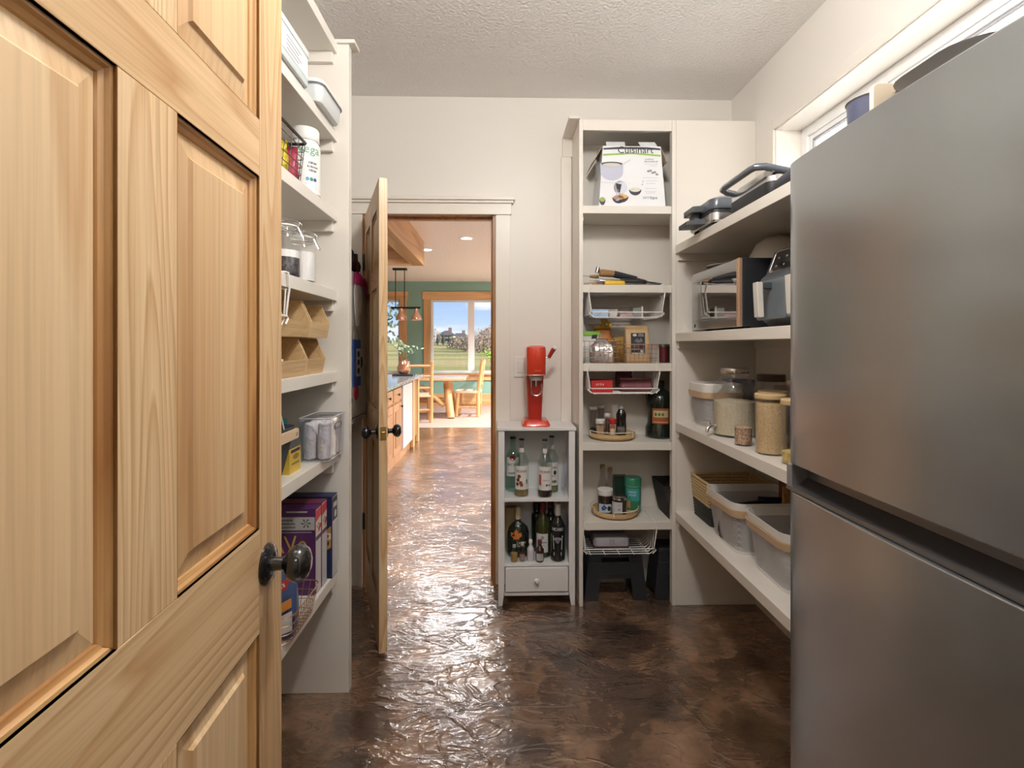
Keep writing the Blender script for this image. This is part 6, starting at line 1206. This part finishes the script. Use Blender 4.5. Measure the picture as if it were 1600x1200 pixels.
# ================================================================== KITCHEN AND DINING BEYOND THE DOORWAY
LXI = -1.12
GRAN = speckle('granite', (.10, .11, .12), (.40, .41, .43), 70, .12, .5, .0)
isl = thing('kitchen_island', 'wooden kitchen island with stone counter beyond the doorway', 'island', (0, 0, 0))
bx(-2.3, LXI-.04, 4.55, 7.2, .0, .88).build('body', CABW, isl)
bx(-2.35, LXI+.035, 4.5, 7.32, .88, .92).build('counter', GRAN, isl, bev=.006)
for k, (ya, yb_) in enumerate(((4.60, 5.05), (5.08, 5.53), (5.56, 6.0))):
    dv = bx(LXI-.04, LXI-.018, ya, yb_, .12, .68).build('door', CABW, isl, bev=.004); bx(LXI-.02, LXI-.012, ya+.08, yb_-.08, .20, .60).build('inset', wood('cabinet_inset', (.42, .22, .10), (.30, .14, .05), 'z', k=6., across=4), dv)
    dw2 = bx(LXI-.04, LXI-.018, ya, yb_, .71, .85).build('drawer', CABW, isl, bev=.004)
    for ob, yy, zz in ((dv, yb_-.05 if k % 2 == 0 else ya+.05, .63), (dw2, (ya+yb_)/2, .78)): MB().lathe([(.006, 0), (.006, .012), (.015, .018), (.015, .026), (0, .03)], 14).xf(Matrix.Translation((LXI-.018, yy, zz)) @ Matrix.Rotation(PI/2, 4, 'Y')).build('knob', BLACKM, ob)
bx(LXI-.04, LXI-.006, 6.05, 6.68, .11, .86).build('dishwasher_front', mat('dishwasher_steel', (.66, .66, .72), .3, .35), isl, bev=.006)
for ya in (6.70, 7.10): bx(LXI-.04, LXI+.005, ya, ya+.09, 0, .88).build('post', LOGW, isl, bev=.008)
for k in range(4): bx(LXI-.04, LXI-.02, 6.79+.078*k, 6.862+.078*k, .1, .86).build('bead_board', CABW, isl, bev=.006)
# vase and tray on the island
vs_ = thing('vase', 'copper vase with green leaf sprigs on the island', 'vase', (X(631, 7.0), 7.0, .92+.0))
MB().lathe([(0, 0), (.05, 0), (.085, .04), (.09, .09), (.06, .15), (.035, .18), (.045, .20), (.04, .20)], 24, cap=False).xf(Matrix.Translation((0, 0, .025))).build('vase_body', mat('copper_glaze', (.60, .30, .18), .2, .7), vs_)
bx(-.14, .14, -.10, .10, 0, .025).build('tray', mat('dark_tray', (.03, .03, .03), .5), vs_, bev=.003)
def sprigs(parent, base, n, spread, hgt, m_, leaf=.035, seed=2):
    rnd = random.Random(seed); st_ = MB(); lf = MB(); base = Vector(base)
    for i in range(n):
        a = rnd.uniform(0, 2*PI); tip = base+Vector((spread*math.cos(a)*rnd.uniform(.4, 1), spread*math.sin(a)*rnd.uniform(.4, 1), hgt*rnd.uniform(.6, 1))); md = base.lerp(tip, .5)+Vector((0, 0, hgt*.15)); st_.tube([base, md, tip], .003, 5)
        for t_ in (.4, .55, .7, .85, 1):
            p = (base.lerp(md, t_*2) if t_ < .5 else md.lerp(tip, t_*2-1)); u_ = Vector((rnd.uniform(-1, 1), rnd.uniform(-1, 1), rnd.uniform(-.3, .8))).normalized(); q = u_.orthogonal().normalized(); nn = u_.cross(q)*.0006
            c = [p, p+u_*leaf+q*leaf*.5, p+u_*leaf*2, p+u_*leaf-q*leaf*.5]; lf.loft([[v-nn for v in c], [v+nn for v in c]])
    st_.build('stems', mat('stem_green', (.10, .16, .06), .7), parent); o = lf.build('leaves', m_, parent, smooth=False); o['kind'] = 'stuff'
sprigs(vs_, (0, 0, .2), 9, .24, .26, mat('leaf_sage', (.22, .34, .22), .6), .032)
pp = thing('potted_plant', 'leafy green plant on the dining window sill', 'plant', (X(771, YD-.5), YD-.42, .745)); 
MB().lathe([(0, 0), (.05, 0), (.07, .12), (.062, .12), (.045, .01)], 20, cap=False).build('pot', mat('terracotta', (.45, .25, .15), .7), pp); sprigs(pp, (0, 0, .11), 10, .25, .42, mat('leaf_bright', (.22, .40, .05), .6), .045, 9)
# log table
tb_ = thing('dining_table', 'pale log dining table by the picture window', 'table', (0, 0, 0)); ty0, ty1, tx0, tx1 = 9.25, 10.2, -1.95, X(729, 9.6)
for k in range(5): bx(tx0, tx1, ty0+(ty1-ty0)*k/5+.002, ty0+(ty1-ty0)*(k+1)/5-.002, .695, .745).build('plank', wood('table_top', (.80, .58, .36), (.66, .42, .22), 'x', k=5, across=5, rough=.2, coat=.6), tb_, bev=.01)
for xx in (-.98, -1.62):
    for s, yb_ in ((-1, ty0+.10), (1, ty1-.10)): MB().tube([(xx+(.10 if xx > -1.2 else -.1), yb_, .004), (xx+.03, (ty0+ty1)/2+s*.22, .45), (xx, (ty0+ty1)/2+s*.12, .69)], [.075, .072, .068], 12).build('leg', LOGW, tb_)
    MB().rod((xx, ty0+.18, .66), (xx, ty1-.18, .66), .05, 10).build('cross_bearer', LOGW, tb_)
MB().rod((-1.62, (ty0+ty1)/2, .30), (-.95, (ty0+ty1)/2, .30), .05, 10).build('stretcher', LOGH, tb_); MB().rod((-1.45, ty0+.30, .58), (-1.02, ty0+.24, .22), .045, 10).build('brace', LOGH, tb_)
def log_chair(label, loc, rz):
    o = thing('log_chair', label, 'chair', loc, rz, 'log dining chairs'); r = .032
    # local: faces -y ; back at +y
    for s in (-1, 1):
        MB().tube([(s*.20, .19, 0), (s*.20, .19, .44), (s*.20, .27, 1.06)], [r*1.1, r*1.1, r], 10).build('back_post', LOGW, o); MB().rod((s*.20, -.22, 0), (s*.19, -.18, .44), r*1.15, 10).build('front_leg', LOGW, o)
        MB().rod((s*.20, -.2, .18), (s*.20, .19, .18), .02, 8).build('side_stretcher', LOGW, o)
    MB().loft([ring3(rrect(.46, .46, .06, 4, 0, -.01), .44), ring3(rrect(.48, .48, .07, 4, 0, -.01), .455), ring3(rrect(.47, .47, .06, 4, 0, -.01), .482)]).build('seat', mat('chair_seat', (.74, .58, .42), .45), o)
    for z_, yy in ((.60, .212), (.80, .24), (.98, .262)): MB().rod((-.20, yy, z_), (.20, yy, z_), .023, 8).build('back_rail', LOGH, o)
    MB().rod((-.2, -.2, .14), (.2, -.2, .14), .02, 8).build('front_stretcher', LOGH, o); MB().rod((-.2, .19, .22), (.2, .19, .22), .02, 8).build('rear_stretcher', LOGH, o)
    return o
FZc = .004
log_chair('log chair with its ladder back toward the doorway', (X(657, 9.2), 9.0, FZc), PI+.22)
log_chair('log chair at the end of the table seen from its side', (X(733, 9.75), 9.75, FZc), -PI/2-.06)
log_chair('log chair half hidden behind the island', (X(607, 9.5)-.2, 9.7, FZc), PI/2)
# pendant
pd = thing('pendant_lamp', 'black two-shade pendant bar with copper shades over the table', 'lamp', (0, 9.4, 0)); zc = ZC+.02; zb = Z(640, 481, 9.4)
bx(X(614, 9.4), X(636, 9.4), -.05, .05, zc-.035, zc).build('canopy', BLACKM, pd, bev=.003); bx(X(611, 9.4), X(657, 9.4), -.018, .018, zb-.018, zb+.018).build('bar', BLACKM, pd, bev=.003)
for px in (618, 632): MB().rod((X(px, 9.4), 0, zb), (X(px, 9.4), 0, zc-.03), .008, 8).build('rod', BLACKM, pd)
for px in (627, 650.5):
    x_ = X(px, 9.4); sh_ = MB().lathe([(.03, -.01), (.035, -.07), (.05, -.10), (.085, -.15), (.10, -.20), (.10, -.225), (.096, -.225), (.095, -.20), (.08, -.152), (.046, -.104), (.03, -.072), (.0, -.05)], 24, c=(x_, 0, zb), cap=False).build('shade', mat('copper_shade', (.74, .45, .34), .2, .8), pd)
    MB().rod((x_, 0, zb-.018), (x_, 0, zb-.05), .012, 8).build('socket', BLACKM, pd); MB().lathe([(0, -.20), (.03, -.19), (.035, -.16), (.02, -.12), (0, -.11)], 14, c=(x_, 0, zb), cap=False).build('bulb', mat('warm_bulb', (1, .9, .7), .4, emit=(1, .8, .5), estr=6), pd)
# timber ceiling frame over the island
tf = thing('timber_frame', 'honey timber beam frame hung below the kitchen ceiling', 'beam', (0, 0, 0)); bz = Z(663, 415.5, 7.0); bxr = X(663, 7.0); zc2 = ZC+.02
bx(bxr-.17, bxr, 3.6, 7.0, bz, zc2).build('beam', BEAMW, tf, bev=.006); bx(bxr-2.3, bxr-.17, 6.83, 7.0, bz, zc2).build('beam', FIRW, tf, bev=.006); bx(bxr-2.3, bxr-.17, 3.6, 3.77, bz, zc2).build('beam', FIRW, tf, bev=.006); bx(bxr-2.47, bxr-2.3, 3.6, 7.0, bz, zc2).build('beam', BEAMW, tf, bev=.006)
for k in range(12): bx(bxr-2.3+.178*k, bxr-2.3+.178*k+.172, 3.77, 6.83, zc2-.02, zc2).build('plank', BEAMW, tf, bev=.004)
downlight_z = ZC; downlight(bxr-.75, 6.2, 'warm recessed light inside the timber frame', 120)
bpy.data.objects['recessed_light.005'].location.z = zc2-.02
